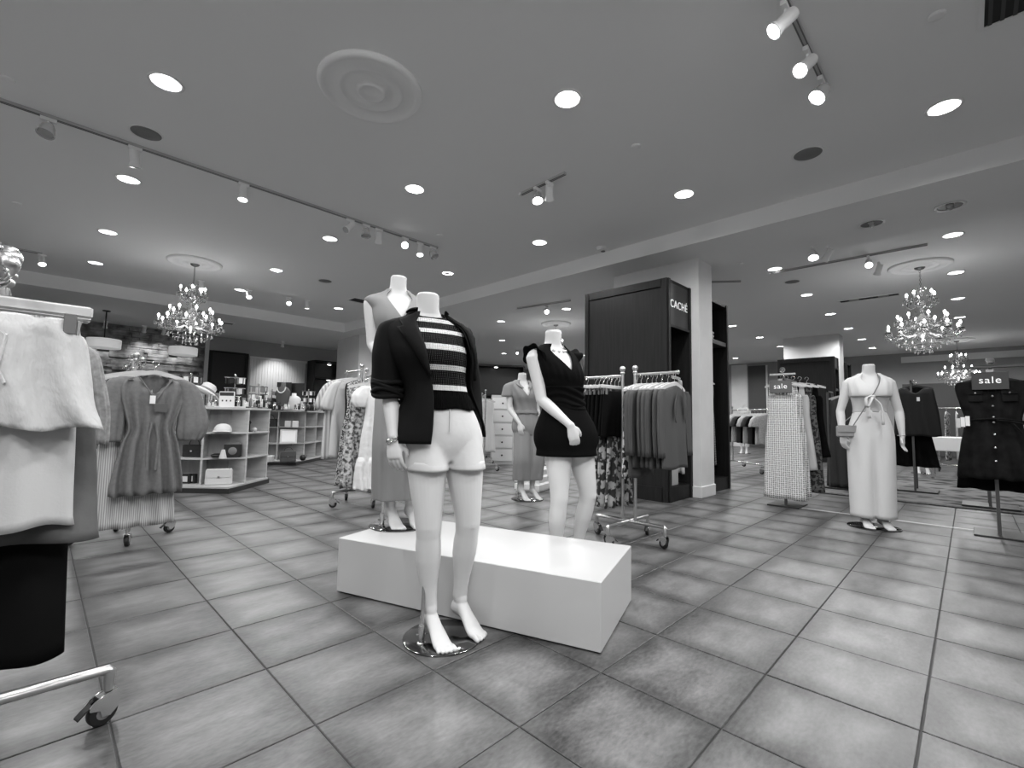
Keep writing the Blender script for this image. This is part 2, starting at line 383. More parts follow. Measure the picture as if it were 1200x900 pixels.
sd = thing('smoke_detector', 'square-sided white smoke detector near the soffit above the wardrobe', 'detector', (5.42, 3.6, CEIL))
MB().lathe([(.075, 0), (.075, -.02), (.06, -.045), (.001, -.048)], n=20).build('housing', WHITE, sd, True)
MB().lathe([(.03, -.046), (.03, -.055), (.001, -.056)], (.03, 0, 0), 12).build('sensor', GRL, sd, True)
def vent(x, y, wx, wy, z, label, g=60, n=6):
    t = thing('air_vent', label, 'vent', (x, y, z))
    for s in (-1, 1):
        MB().box((s*(wx/2+.012), 0, -.006), (.024, wy+.048, .012)).build('frame_bar', WHITE, t)
        MB().box((0, s*(wy/2+.012), -.006), (wx, .024, .012)).build('frame_bar', WHITE, t)
    MB().box((0, 0, -.002), (wx, wy, .002)).build('backing', mat('vent_dark', 30, .8), t)
    for i in range(n):
        MB().box((0, -wy/2+(i+.5)*wy/n, -.006), (wx, wy/n*.35, .004)).build('louvre', mat('vent_%d' % g, g, .6), t)
vent(3.62, -.42, .52, .52, CEIL, 'square dark return-air grille in a white frame', 60, 10)
vent(4.72, 9.1, .6, .3, CEIL, 'dark rectangular vent beside the grey speaker before the ceiling step', 55)
vent(11.03, 1.28, .18, .9, CEIL, 'long white slot vent with a dark slit beyond the soffit', 150, 2)
vent(2.9, 13.0, .7, .2, SOFF, 'dark slot vent in the soffit before the doorway', 80, 3)
vent(14.6, 6.0, .25, .9, CEIL, 'grey slot vent beyond the far dark wardrobe', 120, 3)
# ---- track lighting
def track(p, q_, label):
    p, q_ = Vector(p), Vector(q_); d = q_-p; t = thing('light_track', label, 'light track', p, math.atan2(d.y, d.x))
    MB().box((d.length/2, 0, -.012), (d.length, .034, .024)).build('rail', mat('track_grey', 175, .45), t)
    for s in (-1, 1): MB().box((d.length/2, s*.011, -.0255), (d.length, .007, .003)).build('rail_slot', mat('track_dark', 100, .5), t)
    MB().box((.0, 0, -.013), (.03, .04, .028)).build('end_cap', WHITE, t)
    return t
def spot_head(x, y, z, d, label, group, lit=True, kind='can', pw=1.0, ang=50):
    z -= .021
    t = thing('track_spotlight', label, 'spotlight', (x, y, z), group=group)
    MB().box((0, 0, -.022), (.1, .03, .03)).build('adapter', WHITE, t)
    MB().tube([(0, 0, -.03), (0, 0, -.085)], .009, 8).build('stem', WHITE, t, True)
    Q = Vector(d).normalized().to_track_quat('-Z', 'Y'); T = Matrix.Translation((0, 0, -.1)) @ Q.to_matrix().to_4x4()
    if kind == 'can':
        prof = [(.001, .065), (.034, .062), (.038, .05), (.038, -.05), (.05, -.085), (.05, -.09), (.044, -.09), (.044, -.084), (.001, -.07)]
        MB().lathe(prof, n=18, M=T).build('can', WHITE, t, True)
        R_ = .044
    else:
        prof = [(.001, .05), (.03, .045), (.045, .02), (.056, -.03), (.06, -.06), (.054, -.06), (.04, -.02), (.001, -.0)]
        MB().lathe(prof, n=18, M=T).build('glass_shade', mat('spot_glass', 228, .1, 0.0, trans=.65), t, True); R_ = .05
    MB().lathe([(R_, -.082 if kind == 'can' else -.045), (R_*.9, -.09 if kind == 'can' else -.052), (.001, -.094 if kind == 'can' else -.056)], n=18, M=T).build('lens', GLOW if lit else mat('dim_glass', 170, .2), t, True)
    if lit:
        dd = Vector(d).normalized(); lamp('spot_lamp', Vector((x, y, z-.1))+dd*.11, dd, SPOT_W*pw, ang=ang+20, blend=1.0, rad=.05)
    return t
track((-.9, 5.32, CEIL), (3.85, 5.34, CEIL), 'long thin spotlight track running across the flat ceiling')
g = 'spotlights on the long ceiling track'
spot_head(-.1, 5.32, CEIL, (-.2, -.3, -1), 'clear glass track spotlight hanging alone on the long track', g, False, 'glass')
spot_head(.46, 5.32, CEIL, (.15, .25, -1), 'slim unlit can spotlight beside the grey ceiling speaker', g, False)
spot_head(1.35, 5.32, CEIL, (-.05, -.12, -1), 'lit can spotlight hanging straight down mid-way on the long track', g, True)
for x, d, lit, kd, l in ((2.53, (-.7, -.2, -.7), False, 'can', 'unlit can spotlight tilted sideways in the cluster on the long track'), (2.74, (0, -.2, -1), False, 'glass', 'clear glass spotlight in the cluster of three on the long track'), (2.92, (.3, .5, -.6), False, 'can', 'small unlit can spotlight last in the cluster of three on the long track'),
                         (3.31, (-.45, -.75, -.42), True, 'can', 'bright can spotlight shining outward near the end of the long track'), (3.55, (-.1, -.25, -1), True, 'can', 'small lit can spotlight pointing down near the end of the long track'), (3.77, (.2, -.5, -.8), False, 'glass', 'clear glass spotlight at the very end of the long track')):
    spot_head(x, 5.33, CEIL, d, l, g, lit, kd, .7)
track((3.5, 3.36, CEIL), (3.48, 2.74, CEIL), 'short light track with two heads in mid ceiling')
spot_head(3.5, 3.12, CEIL, (-.25, -.3, -1), 'lit glass-cone spotlight on the short two-head track', None, True, 'glass', .7)
spot_head(3.49, 2.95, CEIL, (.5, .4, -.5), 'unlit can spotlight on the short two-head track', None, False)
track((2.3, .66, CEIL), (3.8, .64, CEIL), 'light track with three heads close to the return-air grille')
spot_head(2.86, .66, CEIL, (-1.2, 1.85, -2.0), 'lit can spotlight first on the three-head track', None, True, 'can', .8)
spot_head(3.32, .65, CEIL, (-1.95, 1.08, -2.2), 'lit can spotlight tilted to the side in the middle of the three-head track', None, True, 'can', 1.5, 30)
spot_head(3.68, .64, CEIL, (-1.2, 1.2, -2.1), 'lit glass-shade spotlight at the end of the three-head track', None, True, 'glass', 1.6, 40)
spot_head(6.64, 1.3, SOFF, (-.5, -.1, -.8), 'lit glass-cone spotlight clipped under the soffit', None, True, 'glass', .7)
spot_head(6.72, 1.16, SOFF, (.3, .5, -.6), 'unlit can spotlight beside the glass cone under the soffit', None, False)
track((8.15, 2.2, CEIL), (8.18, .3, CEIL), 'light track crossing the ceiling above the white jumpsuit mannequin')
spot_head(8.17, .93, CEIL, (-.74, -.1, -.62), 'dazzling bright spotlight on the track above the white jumpsuit mannequin', None, True, 'can', 2.2, 60)
spot_head(8.6, .86, CEIL, (.4, .3, -.7), 'tilted lit spotlight beside the plaster medallion over the rug', None, True, 'can', .5)
track((-2.6, -1.6, CEIL), (1.6, -1.6, CEIL), 'added light track out of view behind the camera')  # unseen track and heads, added to brighten the mannequin and plinth fronts
for x, d, l in ((-2.0, (2.6, 4.2, -2.2), 'added fill spotlight behind the camera aimed at the rack of white shorts'), (-.6, (2.2, 3.4, -2.3), 'added fill spotlight behind the camera aimed at the striped knit mannequin'), (1.0, (2.4, 3.0, -2.3), 'added fill spotlight behind the camera aimed at the black romper mannequin')):
    spot_head(x, -1.6, CEIL, d, l, 'added fill spotlights behind the camera', True, 'can', 2.2, 75)
track((7.55, 3.7, CEIL), (8.3, 2.7, CEIL), 'short light track behind the wardrobe column')
spot_head(7.8, 3.3, CEIL, (.2, .3, -.8), 'unlit can spotlight on the short track behind the wardrobe column', None, False)
track((-1.2, 10.3, CE2), (-.12, 10.28, CE2), 'dark-looking light track end above the clothes rack with white shorts')
spot_head(-.12, 10.27, CE2, (.1, -.5, -.8), 'bright spotlight at the end of the track past the chrome ball finial', None, True, 'can', .8)
for x, y, d, l, lit in ((1.95, 10.0, (.0, -.4, -.8), 'lit cone spotlight beside the chandelier by the stone wall', True), (2.75, 10.02, (-.1, -.6, -.7), 'bright spotlight beside a downlight past the chandelier', True), (3.5, 10.0, (-.25, -.75, -.6), 'bright round spotlight above the second display cubby', True), (3.85, 9.95, (.1, .1, -1), 'small pendant-like spotlight above the second display cubby', True)):
    spot_head(x, y, CE2, d, l, None, lit, 'can', .6)
for x, y, d, l in ((6.77, 5.77, (-.5, -.65, -.5), 'bright spotlight under the soffit near the wardrobe end panel'), ):
    spot_head(x, y, SOFF, d, l, None, True, 'can', .7)
track((6.6, 6.4, SOFF), (6.8, 5.2, SOFF), 'short light track under the soffit near the wardrobe')
spot_head(11.6, 11.2, CEIL, (-.5, -.7, -.5), 'small bright spotlight far behind the striped knit mannequin', None, True, 'can', .6)
spot_head(10.6, 8.6, CEIL, (-.5, -.65, -.5), 'small lit spotlight far behind the black romper mannequin', None, True, 'can', .6)
for x in (1.0, 1.75, 2.15, 2.6): # wall washers on the stone
    spot_head(x, 14.9, SOFF, (0, .62, -.8), 'small wall-washing spotlight in front of the stacked stone wall', 'stone wall washers', True, 'can', .9, 50)
spot_head(5.0, 14.6, SOFF, (.1, .6, -.9), 'small spotlight washing the white beadboard panel', None, True, 'can', 1.6, 60)
# ================================================================== plinth, wardrobes, cubby units
PA, PB, PC_ = Vector((1.246, 2.593, 0)), Vector((1.743, 1.156, 0)), Vector((2.365, 1.37, 0))
pc = (PA+PC_)/2; prz = math.atan2(PB.y-PA.y, PB.x-PA.x)
t = thing('display_plinth', 'low long white box plinth carrying the grey jumpsuit mannequin', 'plinth', pc, prz)
PL, PW, PH = (PB-PA).length, (PC_-PB).length, .302
MB().cbox((0, 0, .008+(PH-.008)/2), (PL, PW, PH-.008), .003).build('box_body', mat('plinth_white', 188, .4), t)
MB().box((0, 0, .004), (PL-.03, PW-.03, .008)).build('recessed_foot', BLACK, t)

def text(name, body, size, m, parent, loc, rot, ext=.004, align='CENTER'):
    c = bpy.data.curves.new(name, 'FONT'); c.body = body; c.size = size; c.extrude = ext; c.align_x = align; c.align_y = 'CENTER'; c.space_character = 1.12
    c.materials.append(m); o = bpy.data.objects.new(name, c); COL.objects.link(o)
    bpy.context.view_layer.update(); me = bpy.data.meshes.new_from_object(o.evaluated_get(bpy.context.evaluated_depsgraph_get())); bpy.data.objects.remove(o)
    me.materials.clear(); o = put(name, me, m, parent, loc); o.rotation_euler = rot; return o
def wardrobe(x0, x1, y0, y1, H, label, header=0.0, shelf=None, face=True):
    t = thing('display_wardrobe', label, 'wardrobe', (x0, y0, 0)); W, D = x1-x0, y1-y0; th = .035
    for x in (th/2, W-th/2): MB().box((x, D/2, H/2), (th, D, H)).build('side_panel', DARKW, t)
    if face:   # frame around the broad end panel
        for y, wd in ((.04, .08), (D-.03, .06)): MB().box((-.008, y, H/2), (.018, wd, H)).build('end_stile', DARKW, t)
        MB().box((-.008, D/2, H-.05), (.018, D-.14, .1)).build('end_rail', DARKW, t)
        MB().box((-.008, D/2, .09), (.018, D-.14, .18)).build('end_rail', DARKW, t)
    MB().box((W/2, D/2, H-th/2), (W-2*th, D, th)).build('top_panel', DARKW, t)
    MB().box((W/2, .62, H/2), (W-2*th, .02, H-2*th)).build('back_panel', DARKW, t)
    MB().box((W/2, .31, .09), (W-2*th, .62, .18)).build('base', DARKW, t)
    MB().box((W/2, D-.02, H/2), (W-2*th, .03, H-2*th)).build('rear_panel', DARKW, t)
    for x in (.03, W-.025): MB().box((x, -.008, H/2), (.05, .018, H)).build('front_stile', DARKW, t)
    if header: MB().box((W/2, .01, H-header/2-.02), (W-.1, .02, header-.04)).build('sign_board', mat('sign_board', 34, .5), t); MB().box((W/2, -.004, H-header), (W-.1, .02, .03)).build('header_rail', DARKW, t)
    if shelf: MB().box((W/2, .3, shelf), (W-2*th, .6, .06)).build('shelf', mat('dark_shelf', 62, .5), t)
    MB().tube([(th, .3, 1.72), (W-th, .3, 1.72)], .013, 10).build('hanging_rail', CHROME, t, True)
    return t
w1 = wardrobe(5.46, 6.125, 2.65, 3.9, 2.81, 'tall dark wood wardrobe with CACHÉ lettered in white on its header', header=.6)
text('lettering', 'CACHÉ', .142, mat('sign_white', 245, .4, emit=.35), w1, (.322, -.004, 2.50), (PI/2, 0, 0), .002)
sl = MB().lathe([(.02, 0), (.02, -.006), (.001, -.007)], n=12).build('puck_light', GLOW, w1, loc=(.12, .12, 2.19))
wardrobe(6.62, 7.40, 2.62, 3.9, 2.80, 'open dark wood wardrobe on the other side of the white column', shelf=2.18, face=False)
wardrobe(14.4, 14.93, 2.44, 3.75, 2.76, 'dark wood wardrobe against the far white column', header=.3, shelf=1.9)
wardrobe(15.55, 16.2, 2.35, 3.75, 2.7, 'dark wood wardrobe just past the far white column', shelf=1.9, face=False)
# wall cabinet against the back wall, glowing puck lamps
t = thing('wall_cabinet', 'dark wood shelf cabinet beside the white beadboard panel', 'cabinet', (6.6, Y1-.02, 0))
MB().box((0, -.05, 1.38), (.96, .04, 2.76)).build('back_panel', mat('door_dark', 22, .5), t)
for x in (-.48, .48): MB().box((x, -.28, 1.38), (.05, .5, 2.76)).build('side_panel', DARKW, t)
for z in (2.74, 2.2, 1.6, 1.0, .1): MB().box((0, -.28, z), (.92, .5, .05)).build('shelf', DARKW, t)
for z in (2.68, 2.16): MB().box((.1, -.3, z-.01), (.1, .05, .012)).build('puck_light', GLOW, t)

PANEL = mat('cubby_laminate', 186, .5, var=.05, vscale=4, stretch=(1, 1, 6))
CORE = mat('cubby_back', 150, .55, var=.05, vscale=4, stretch=(6, 6, 1))
def cubby(B0, left, right, nl, nr, label):
    t = thing('cubby_unit', label, 'shelf unit', (B0[0], B0[1], 0), PI/4)   # local x = right-back edge, local y = left-back edge
    ch_u, in_l, ch_w, in_r, dep = .46, .14, .40, .02, .30
    MB().prism([(0, 0), (right, 0), (right, .9), (.95, left), (0, left)], 0, .06).build('base', mat('cubby_base', 40, .5), t)
    def poly(k): return [(in_l+k*.9, ch_u+k*.42), (ch_w+k*.42, in_r+k*.9), (right-.03, in_r+k), (right-.03, .95), (.95, left-.02), (in_l+k, left-.02)]
    MB().prism([(.012, .012), (right-.02, .012), (right-.02, .9), (.94, left-.015), (.012, left-.015)], .06, .082).build('bottom_board', PANEL, t)
    for z in (.41, .74): MB().prism(poly(0), z-.011, z+.011).build('shelf', PANEL, t)
    MB().prism(poly(-.012), 1.05, 1.076).build('top_board', PANEL, t)
    MB().prism(poly(dep), .082, 1.05).build('core', CORE, t)
    def div(p, d):
        a = math.atan2(d[1], d[0]); L = .33
        MB().box((p[0]+d[0]*L/2, p[1]+d[1]*L/2, .566), (L, .022, .968), a).build('divider', PANEL, t)
    r2 = .70710678
    div((in_l+.008, ch_u), (.92, .38)); div((ch_w, in_r+.008), (.38, .92))
    for k in range(1, nl+1): div((in_l+.004, ch_u+(left-ch_u-.04)*k/nl), (1, 0))
    for k in range(1, nr+1): div((ch_w+(right-ch_w-.045)*k/nr, in_r+.004), (0, 1))
    return t
cubby((1.72, 6.6), 1.55, .98, 2, 1, 'pale chamfered cubby unit holding a white cap and a cream handbag')
cubby((3.60, 9.45), 1.3, 1.55, 2, 2, 'pale chamfered cubby unit behind, holding a framed card and small bags')
# ================================================================== mannequins
def remesh(name, mb, voxel, it=4, fac=.5):
    me = bpy.data.meshes.new(name); me.from_pydata(mb.v, [], mb.f); me.update()
    bm = bmesh.new(); bm.from_mesh(me); bmesh.ops.recalc_face_normals(bm, faces=bm.faces); bm.to_mesh(me); bm.free()
    o = bpy.data.objects.new('tmp', me); COL.objects.link(o)
    r = o.modifiers.new('r', 'REMESH'); r.mode = 'VOXEL'; r.voxel_size = voxel; r.use_smooth_shade = True
    s = o.modifiers.new('s', 'SMOOTH'); s.factor = fac; s.iterations = it
    bpy.context.view_layer.update()
    dg = bpy.context.evaluated_depsgraph_get(); nm = bpy.data.meshes.new_from_object(o.evaluated_get(dg)); nm.name = name
    bpy.data.objects.remove(o); bpy.data.meshes.remove(me)
    for p in nm.polygons: p.use_smooth = True
    return nm
TZ = [.80, .86, .92, 1.00, 1.07, 1.13, 1.20, 1.27, 1.33, 1.385, 1.425, 1.452, 1.475, 1.51, 1.565]
TA = [(.135, .085, .012), (.166, .108, .012), (.170, .118, .012), (.152, .105, .006), (.128, .090, .0), (.118, .085, -.002), (.126, .094, -.008), (.143, .112, -.018), (.150, .106, -.013), (.158, .086, .0), (.146, .064, .010), (.100, .054, .014), (.062, .050, .010), (.052, .050, .002), (.051, .052, -.006)]
class Body:
    def __init__(s, spine, legs, arms, scale=1.0, lift=0.0):
        s.spine = spine; s.legs = legs; s.arms = arms; s.sc = scale; s.lift = lift
    def sec(s, z):
        a, b, oy = cr(TZ, TA, z); c = cr([k[0] for k in s.spine], [k[1:] for k in s.spine], z)
        return c[0], c[1]+oy, a, b
    def pt(s, z, th, grow=0.0, gz=None):
        cx, cy, a, b = s.sec(z); a += grow; b += grow; e = 2/2.25
        sn, cs = math.sin(th), -math.cos(th)
        return (cx+a*math.copysign(abs(sn)**e, sn), cy+b*math.copysign(abs(cs)**e, cs), z)
    def ring(s, z, grow=0.0, n=28): return [s.pt(z, 2*PI*k/n, grow) for k in range(n)]
    def leg_path(s, L):
        h, k, a = (Vector(p) for p in L['j']); d1, d2 = k-h, a-k; P, R = [], []
        f = L['f']; bk = Vector((0, .012, 0)); rnd = Vector((0, -.010 if d1.y*d2.y < 0 else 0, 0))
        for t, r, o in ((-.12, .088, 0), (0, .090, 0), (.2, .087, 0), (.45, .079, 0), (.7, .069, 0), (.88, .0605, 0), (1, .0565, -.2)): P.append(h+d1*t+bk*o); R.append(r*f)
        for t, r, o in ((.12, .0525, .1), (.26, .0555, .9), (.4, .0545, 1.0), (.58, .046, .7), (.76, .0375, .35), (.9, .0335, .1), (1.0, .0335, 0)): P.append(k+d2*t+bk*o); R.append(r*f)
        Q = [P[0]]+[(P[i-1]+P[i]*2+P[i+1])/4 for i in range(1, len(P)-1)]+[P[-1]]; Q = [Q[0]]+[(Q[i-1]+Q[i]*2+Q[i+1])/4 for i in range(1, len(Q)-1)]+[Q[-1]]
        return Q, R
    def build(s, t, voxel=.007, m=None, hands=(True, True), feet=True):
        b = MB(); rings = [s.ring(.775, -.05)]+[s.ring(z) for z in np.linspace(.80, 1.565, 34)]
        b.loft(rings)
        for sx in (-1, 1):
            cx, cy, A, B_ = s.sec(1.265); b.ball((cx+sx*.066, cy-B_+.060, 1.262), .054, 14)
            cx, cy, A, B_ = s.sec(.90); b.ball((cx+sx*.075, cy+B_-.06, .89), .085, 14)
        for sx, L in zip((-1, 1), s.legs):
            P, R = s.leg_path(L); b.tube(P+[P[-1]+Vector((0, 0, -.035))], R+[.026], 28)
            kn = Vector(L['j'][1]); b.ball(kn+Vector((0, -.012, .004)), .042*L['f'], 16, 1.25)
            if feet: foot(b, Vector(L['j'][2]), Vector((*L['toe'], 0)), sx)
        for sx, A, hd in zip((-1, 1), s.arms, hands):
            sh, el, wr = (Vector(p) for p in A['j']); d1, d2 = el-sh, wr-el
            b.ball(sh+Vector((-sx*.012, 0, -.006)), .054, 14)
            b.tube([sh+d1*u for u in (-.06, .0, .2, .5, .8, 1)]+[el+d2*u for u in (.12, .3, .6, .85, 1)], [.036, .050, .049, .043, .038, .0365, .0375, .037, .031, .0255, .0245], 14)
            c = cr([k[0] for k in s.spine], [k[1:] for k in s.spine], 1.41); b.tube([(c[0]+sx*.06, c[1]+.008, 1.425), sh+Vector((-sx*.01, 0, .0))], [.045, .05], 12)
            if hd: hand(b, wr, Vector(A['hd']), Vector(A['th']), A.get('curl', .5))
        if s.sc != 1.0: b.v = [(x*s.sc, y*s.sc, z*s.sc) for x, y, z in b.v]
        me = remesh('body', b, voxel, 3 if voxel < .006 else 5)
        cx, cy, A, B_ = s.sec(1.565); MB().lathe([(.0445, -.004), (.0475, .0), (.046, .006), (.001, .007)], (cx*s.sc, cy*s.sc, 1.563*s.sc), 24).build('neck_cap', SKIN, t, True)
        return put('body', me, m or SKIN, t)
def foot(b, an, toe, sx):
    d = Vector((toe.x-an.x, toe.y-an.y, 0)); L = max(.17, d.length); d.normalize(); q = Vector((-d.y, d.x, 0)); za = an.z; k = L/.19
    C = [(-.047, za-.062, .016, .018), (-.036, za-.058, .027, .033), (-.012, za-.05, .031, .045), (.025, za-.052, .031, .042), (.062, max(.045, za*.55-.012), .033, .032), (.098, max(.034, za*.28), .040, .026), (.124, .024, .043, .021), (.148, .018, .041, .016), (.162, .015, .036, .011)]
    rings = []
    for i, (u, z, w_, h_) in enumerate(C):
        p = Vector((an.x, an.y, 0))+d*u*k; z = max(z, h_*.95)
        rings.append([p+q*w_*math.cos(2*PI*j/16)+Vector((0, 0, z+h_*math.sin(2*PI*j/16))) for j in range(16)])
    b.loft(rings)
    b.tube([an+Vector((0, 0, .05)), an+Vector((0, 0, .01))+d*.002, an+Vector((0, 0, -.02))+d*.010, an+Vector((0, 0, -.05))+d*.022], [.031, .032, .0305, .02], 16)
    big = 1 if (q.x*(-sx)) > 0 else -1        # inner side carries the big toe
    for i, (o, l, r) in enumerate(((.029, .194, .0120), (.0095, .192, .0086), (-.007, .186, .0082), (-.0215, .177, .0078), (-.035, .165, .0076))):
        s_ = Vector((an.x, an.y, 0))+d*.135*k+q*o*big*.95; e = Vector((an.x, an.y, 0))+d*l*k+q*o*big*1.1
        b.tube([s_+Vector((0, 0, .019)), (s_+e)/2+Vector((0, 0, .019)), e-d*.006+Vector((0, 0, .013)), e+Vector((0, 0, .010))], [r, r*1.02, r*.95, r*.6], 10)
def hand(b, wr, hd, th, curl):
    """wr wrist, hd direction to the fingertips, th direction the thumb side faces; fingers curl away from the back of the hand"""
    hd = hd.normalized(); th = (th-hd*th.dot(hd)).normalized(); n = hd.cross(th)*-1 if b is None else th.cross(hd)
    rings = []
    for u, w_, h_ in ((-.015, .024, .021), (.01, .027, .019), (.035, .034, .017), (.06, .038, .0155), (.085, .037, .013), (.093, .033, .009)):
        c = wr+hd*u; rings.append([c+th*w_*math.cos(2*PI*j/14)+n*h_*math.sin(2*PI*j/14) for j in range(14)])
    b.loft(rings)
    for o, l, r in ((.027, .072, .0092), (.009, .080, .0095), (-.009, .074, .0092), (-.026, .058, .0082)):
        p = wr+hd*.082+th*o; P = [p]; a = .12; seg = l/3
        for k in range(3):
            a += curl*(.38, .5, .35)[k]; p = p+(hd*math.cos(a)+n*math.sin(a))*seg+th*o*.04; P.append(p)
        b.tube(P, [r, r*.98, r*.88, r*.66], 10)
    p = wr+hd*.022+th*.026+n*.006
    P = [wr+hd*.01+th*.012, p+th*.012+hd*.012, p+th*.024+hd*.04+n*.010, p+th*.024+hd*.064+n*.016]
    b.tube(P, [.013, .0135, .0105, .0075], 10)
def wrap(body, zb, zt, grow, th0, th1, n=48, m=24, closed=None, sc=1.0):
    """a sheet of cloth wrapped round a torso: column k at angle th, row from zb(th) up to zt(th); th0/th1 may depend on z"""
    F = lambda f, *a: f(*a) if callable(f) else f
    full = closed if closed is not None else False; rows = []
    for i in range(m+1):
        t = i/m; r = []
        for k in range(n if full else n+1):
            u = k/n; thm = F(th0, 1.1)+(F(th1, 1.1)-F(th0, 1.1))*u
            z = F(zb, thm)+(F(zt, thm)-F(zb, thm))*t
            th = F(th0, z)+(F(th1, z)-F(th0, z))*u
            p = body.pt(min(max(z, .8), 1.565), th, F(grow, z, th)); r.append((p[0]*sc, p[1]*sc, z*sc))
        rows.append(r)
    return MB().loft(rows, cap=False, closed=full)
def cloth(o, th=.004, sub=0):
    if sub:
        s = o.modifiers.new('sub', 'SUBSURF'); s.levels = sub; s.render_levels = sub
    s = o.modifiers.new('thick', 'SOLIDIFY'); s.thickness = th; s.offset = 0
    return o
def limb_cloth(b, pts, rad, n=24, fold=0.0, k=3, flat=1.0, seed=0.0, m=14, wob=0.0):
    """tube of cloth along key points with lengthwise folds that deepen downwards"""
    T = np.linspace(0, 1, len(pts)); rows = []
    for i in range(m+1):
        t = i/m; c = cr(T, pts, t); r = float(cr(np.linspace(0, 1, len(rad)), [(x,) for x in rad], t)[0]); row = []
        for j in range(n):
            a = 2*PI*j/n; f = 1+fold*t*math.sin(k*a+seed+1.3*math.sin(2*a+seed))+wob*math.sin(18*t+2*math.sin(a+seed)+seed)
            row.append((c[0]+r*f*math.cos(a), c[1]+r*f*flat*math.sin(a), c[2]))
        rows.append(row)
    return b.loft(rows, cap=False)
def stand(t, r, pole, h, bracket=None):
    g = mat('base_mirror', 120, .12, 1.0)
    MB().lathe([(r, .0), (r, .006), (r-.004, .009), (.001, .009)], n=48).build('base_plate', g, t, True)
    MB().tube([(pole[0], pole[1], .009), (pole[0]+pole[2], pole[1]+pole[3], h)], .0095, 12).build('support_rod', CHROME, t, True)
    c = MB(); c.lathe([(.02, .009), (.02, .014), (.014, .018), (.014, .085), (.012, .09), (.001, .09)], (pole[0], pole[1], 0), 16)
    c.tube([(pole[0]-.025, pole[1], .05), (pole[0]+.025, pole[1], .05)], .004, 8); c.build('rod_collar', CHROME, t, True)

# ---------------------------------------------------------------- striped knit mannequin (in front of the plinth)
HB = Body([(.78, -.012, 0), (.93, -.016, 0), (1.06, -.04, .0), (1.15, -.062, .0), (1.3, -.1, .0), (1.42, -.115, .0), (1.47, -.112, 0), (1.57, -.118, -.004)],
          [dict(j=((-.098, 0, .84), (-.088, -.034, .51), (-.064, .0, .155)), toe=(-.018, -.165), f=1.03), dict(j=((.078, 0, .84), (.106, -.022, .51), (.102, .06, .155)), toe=(.158, -.112), f=1.03)],
          [dict(j=((-.272, .01, 1.392), (-.268, .045, 1.12), (-.254, -.02, .905)), hd=(.06, -.12, -1), th=(.75, -.65, 0), curl=.62), dict(j=((.048, .02, 1.392), (.125, .085, 1.13), (.12, .06, .93)), hd=(-.2, -.1, -1), th=(-.6, -.6, 0), curl=.6)])
t = thing('mannequin', 'headless white mannequin in black blazer, striped knit top and white cuffed shorts', 'mannequin', (1.35, 1.745, 0), math.radians(-20))
stand(t, .176, (-.105, -.035, .03, .05), .80)
HB.build(t, .0036)
def stripes_mat():
    m = mat('striped_knit', 24, .9, spec=.05); nt = m.node_tree; N = nt.nodes; L = nt.links; b = N['Principled BSDF']
    tc = N.new('ShaderNodeTexCoord'); sx = N.new('ShaderNodeSeparateXYZ'); L.new(tc.outputs['Object'], sx.inputs[0])
    mr = N.new('ShaderNodeMapRange'); mr.inputs['From Min'].default_value = 1.0; mr.inputs['From Max'].default_value = 1.5; L.new(sx.outputs[2], mr.inputs['Value'])
    r = N.new('ShaderNodeValToRGB'); r.color_ramp.interpolation = 'CONSTANT'; k, w_ = lin(10), lin(228)
    e = r.color_ramp.elements; e[0].position = 0; e[0].color = (k, k, k, 1); e.remove(e[1])
    for lo, hi in ((1.118, 1.142), (1.206, 1.230), (1.294, 1.322), (1.372, 1.392), (1.426, 1.446)):
        a = e.new((lo-1)/.5); a.color = (w_, w_, w_, 1); a = e.new((hi-1)/.5); a.color = (k, k, k, 1)
    L.new(mr.outputs[0], r.inputs[0])
    # knit stitches: ribs of loops with small holes
    wv = N.new('ShaderNodeTexWave'); wv.bands_direction = 'X'; wv.inputs['Scale'].default_value = 38; wv.inputs['Distortion'].default_value = 0
    wz = N.new('ShaderNodeTexWave'); wz.bands_direction = 'Z'; wz.inputs['Scale'].default_value = 42; wz.inputs['Distortion'].default_value = 0
    for q_ in (wv, wz): L.new(tc.outputs['Object'], q_.inputs['Vector'])
    mul = N.new('ShaderNodeMath'); mul.operation = 'MULTIPLY'; L.new(wv.outputs[1], mul.inputs[0]); L.new(wz.outputs[1], mul.inputs[1])
    hole = N.new('ShaderNodeMath'); hole.operation = 'GREATER_THAN'; hole.inputs[1].default_value = .62; L.new(mul.outputs[0], hole.inputs[0])
    mz = N.new('ShaderNodeMath'); mz.operation = 'GREATER_THAN'; mz.inputs[1].default_value = 1.142; L.new(sx.outputs[2], mz.inputs[0])
    hm = N.new('ShaderNodeMath'); hm.operation = 'MULTIPLY'; L.new(hole.outputs[0], hm.inputs[0]); L.new(mz.outputs[0], hm.inputs[1])
    mx = N.new('ShaderNodeMixRGB'); mx.blend_type = 'MIX'; L.new(hm.outputs[0], mx.inputs[0]); L.new(r.outputs[0], mx.inputs[1]); g_ = lin(95); mx.inputs[2].default_value = (g_, g_, g_, 1)
    L.new(mx.outputs[0], b.inputs['Base Color'])
    bp = N.new('ShaderNodeBump'); bp.inputs['Strength'].default_value = .8; bp.inputs['Distance'].default_value = .006; L.new(wv.outputs[1], bp.inputs['Height']); L.new(bp.outputs[0], b.inputs['Normal'])
    return m
def neck_curve(front, back, wd=.9):
    return lambda th: back+(front-back)*max(0.0, math.cos(th*wd))**2 if abs(((th+PI) % (2*PI))-PI) < PI/2/wd else back
kt = wrap(HB, lambda th: 1.035+.004*math.sin(7*th), neck_curve(1.452, 1.478), lambda z, th: .016+.004*math.sin(30*th)*.4+(.004 if z < 1.1 else 0), -PI, PI, 96, 40, True)
cloth(kt.build('knit_top', stripes_mat(), t, 'all'), .005)
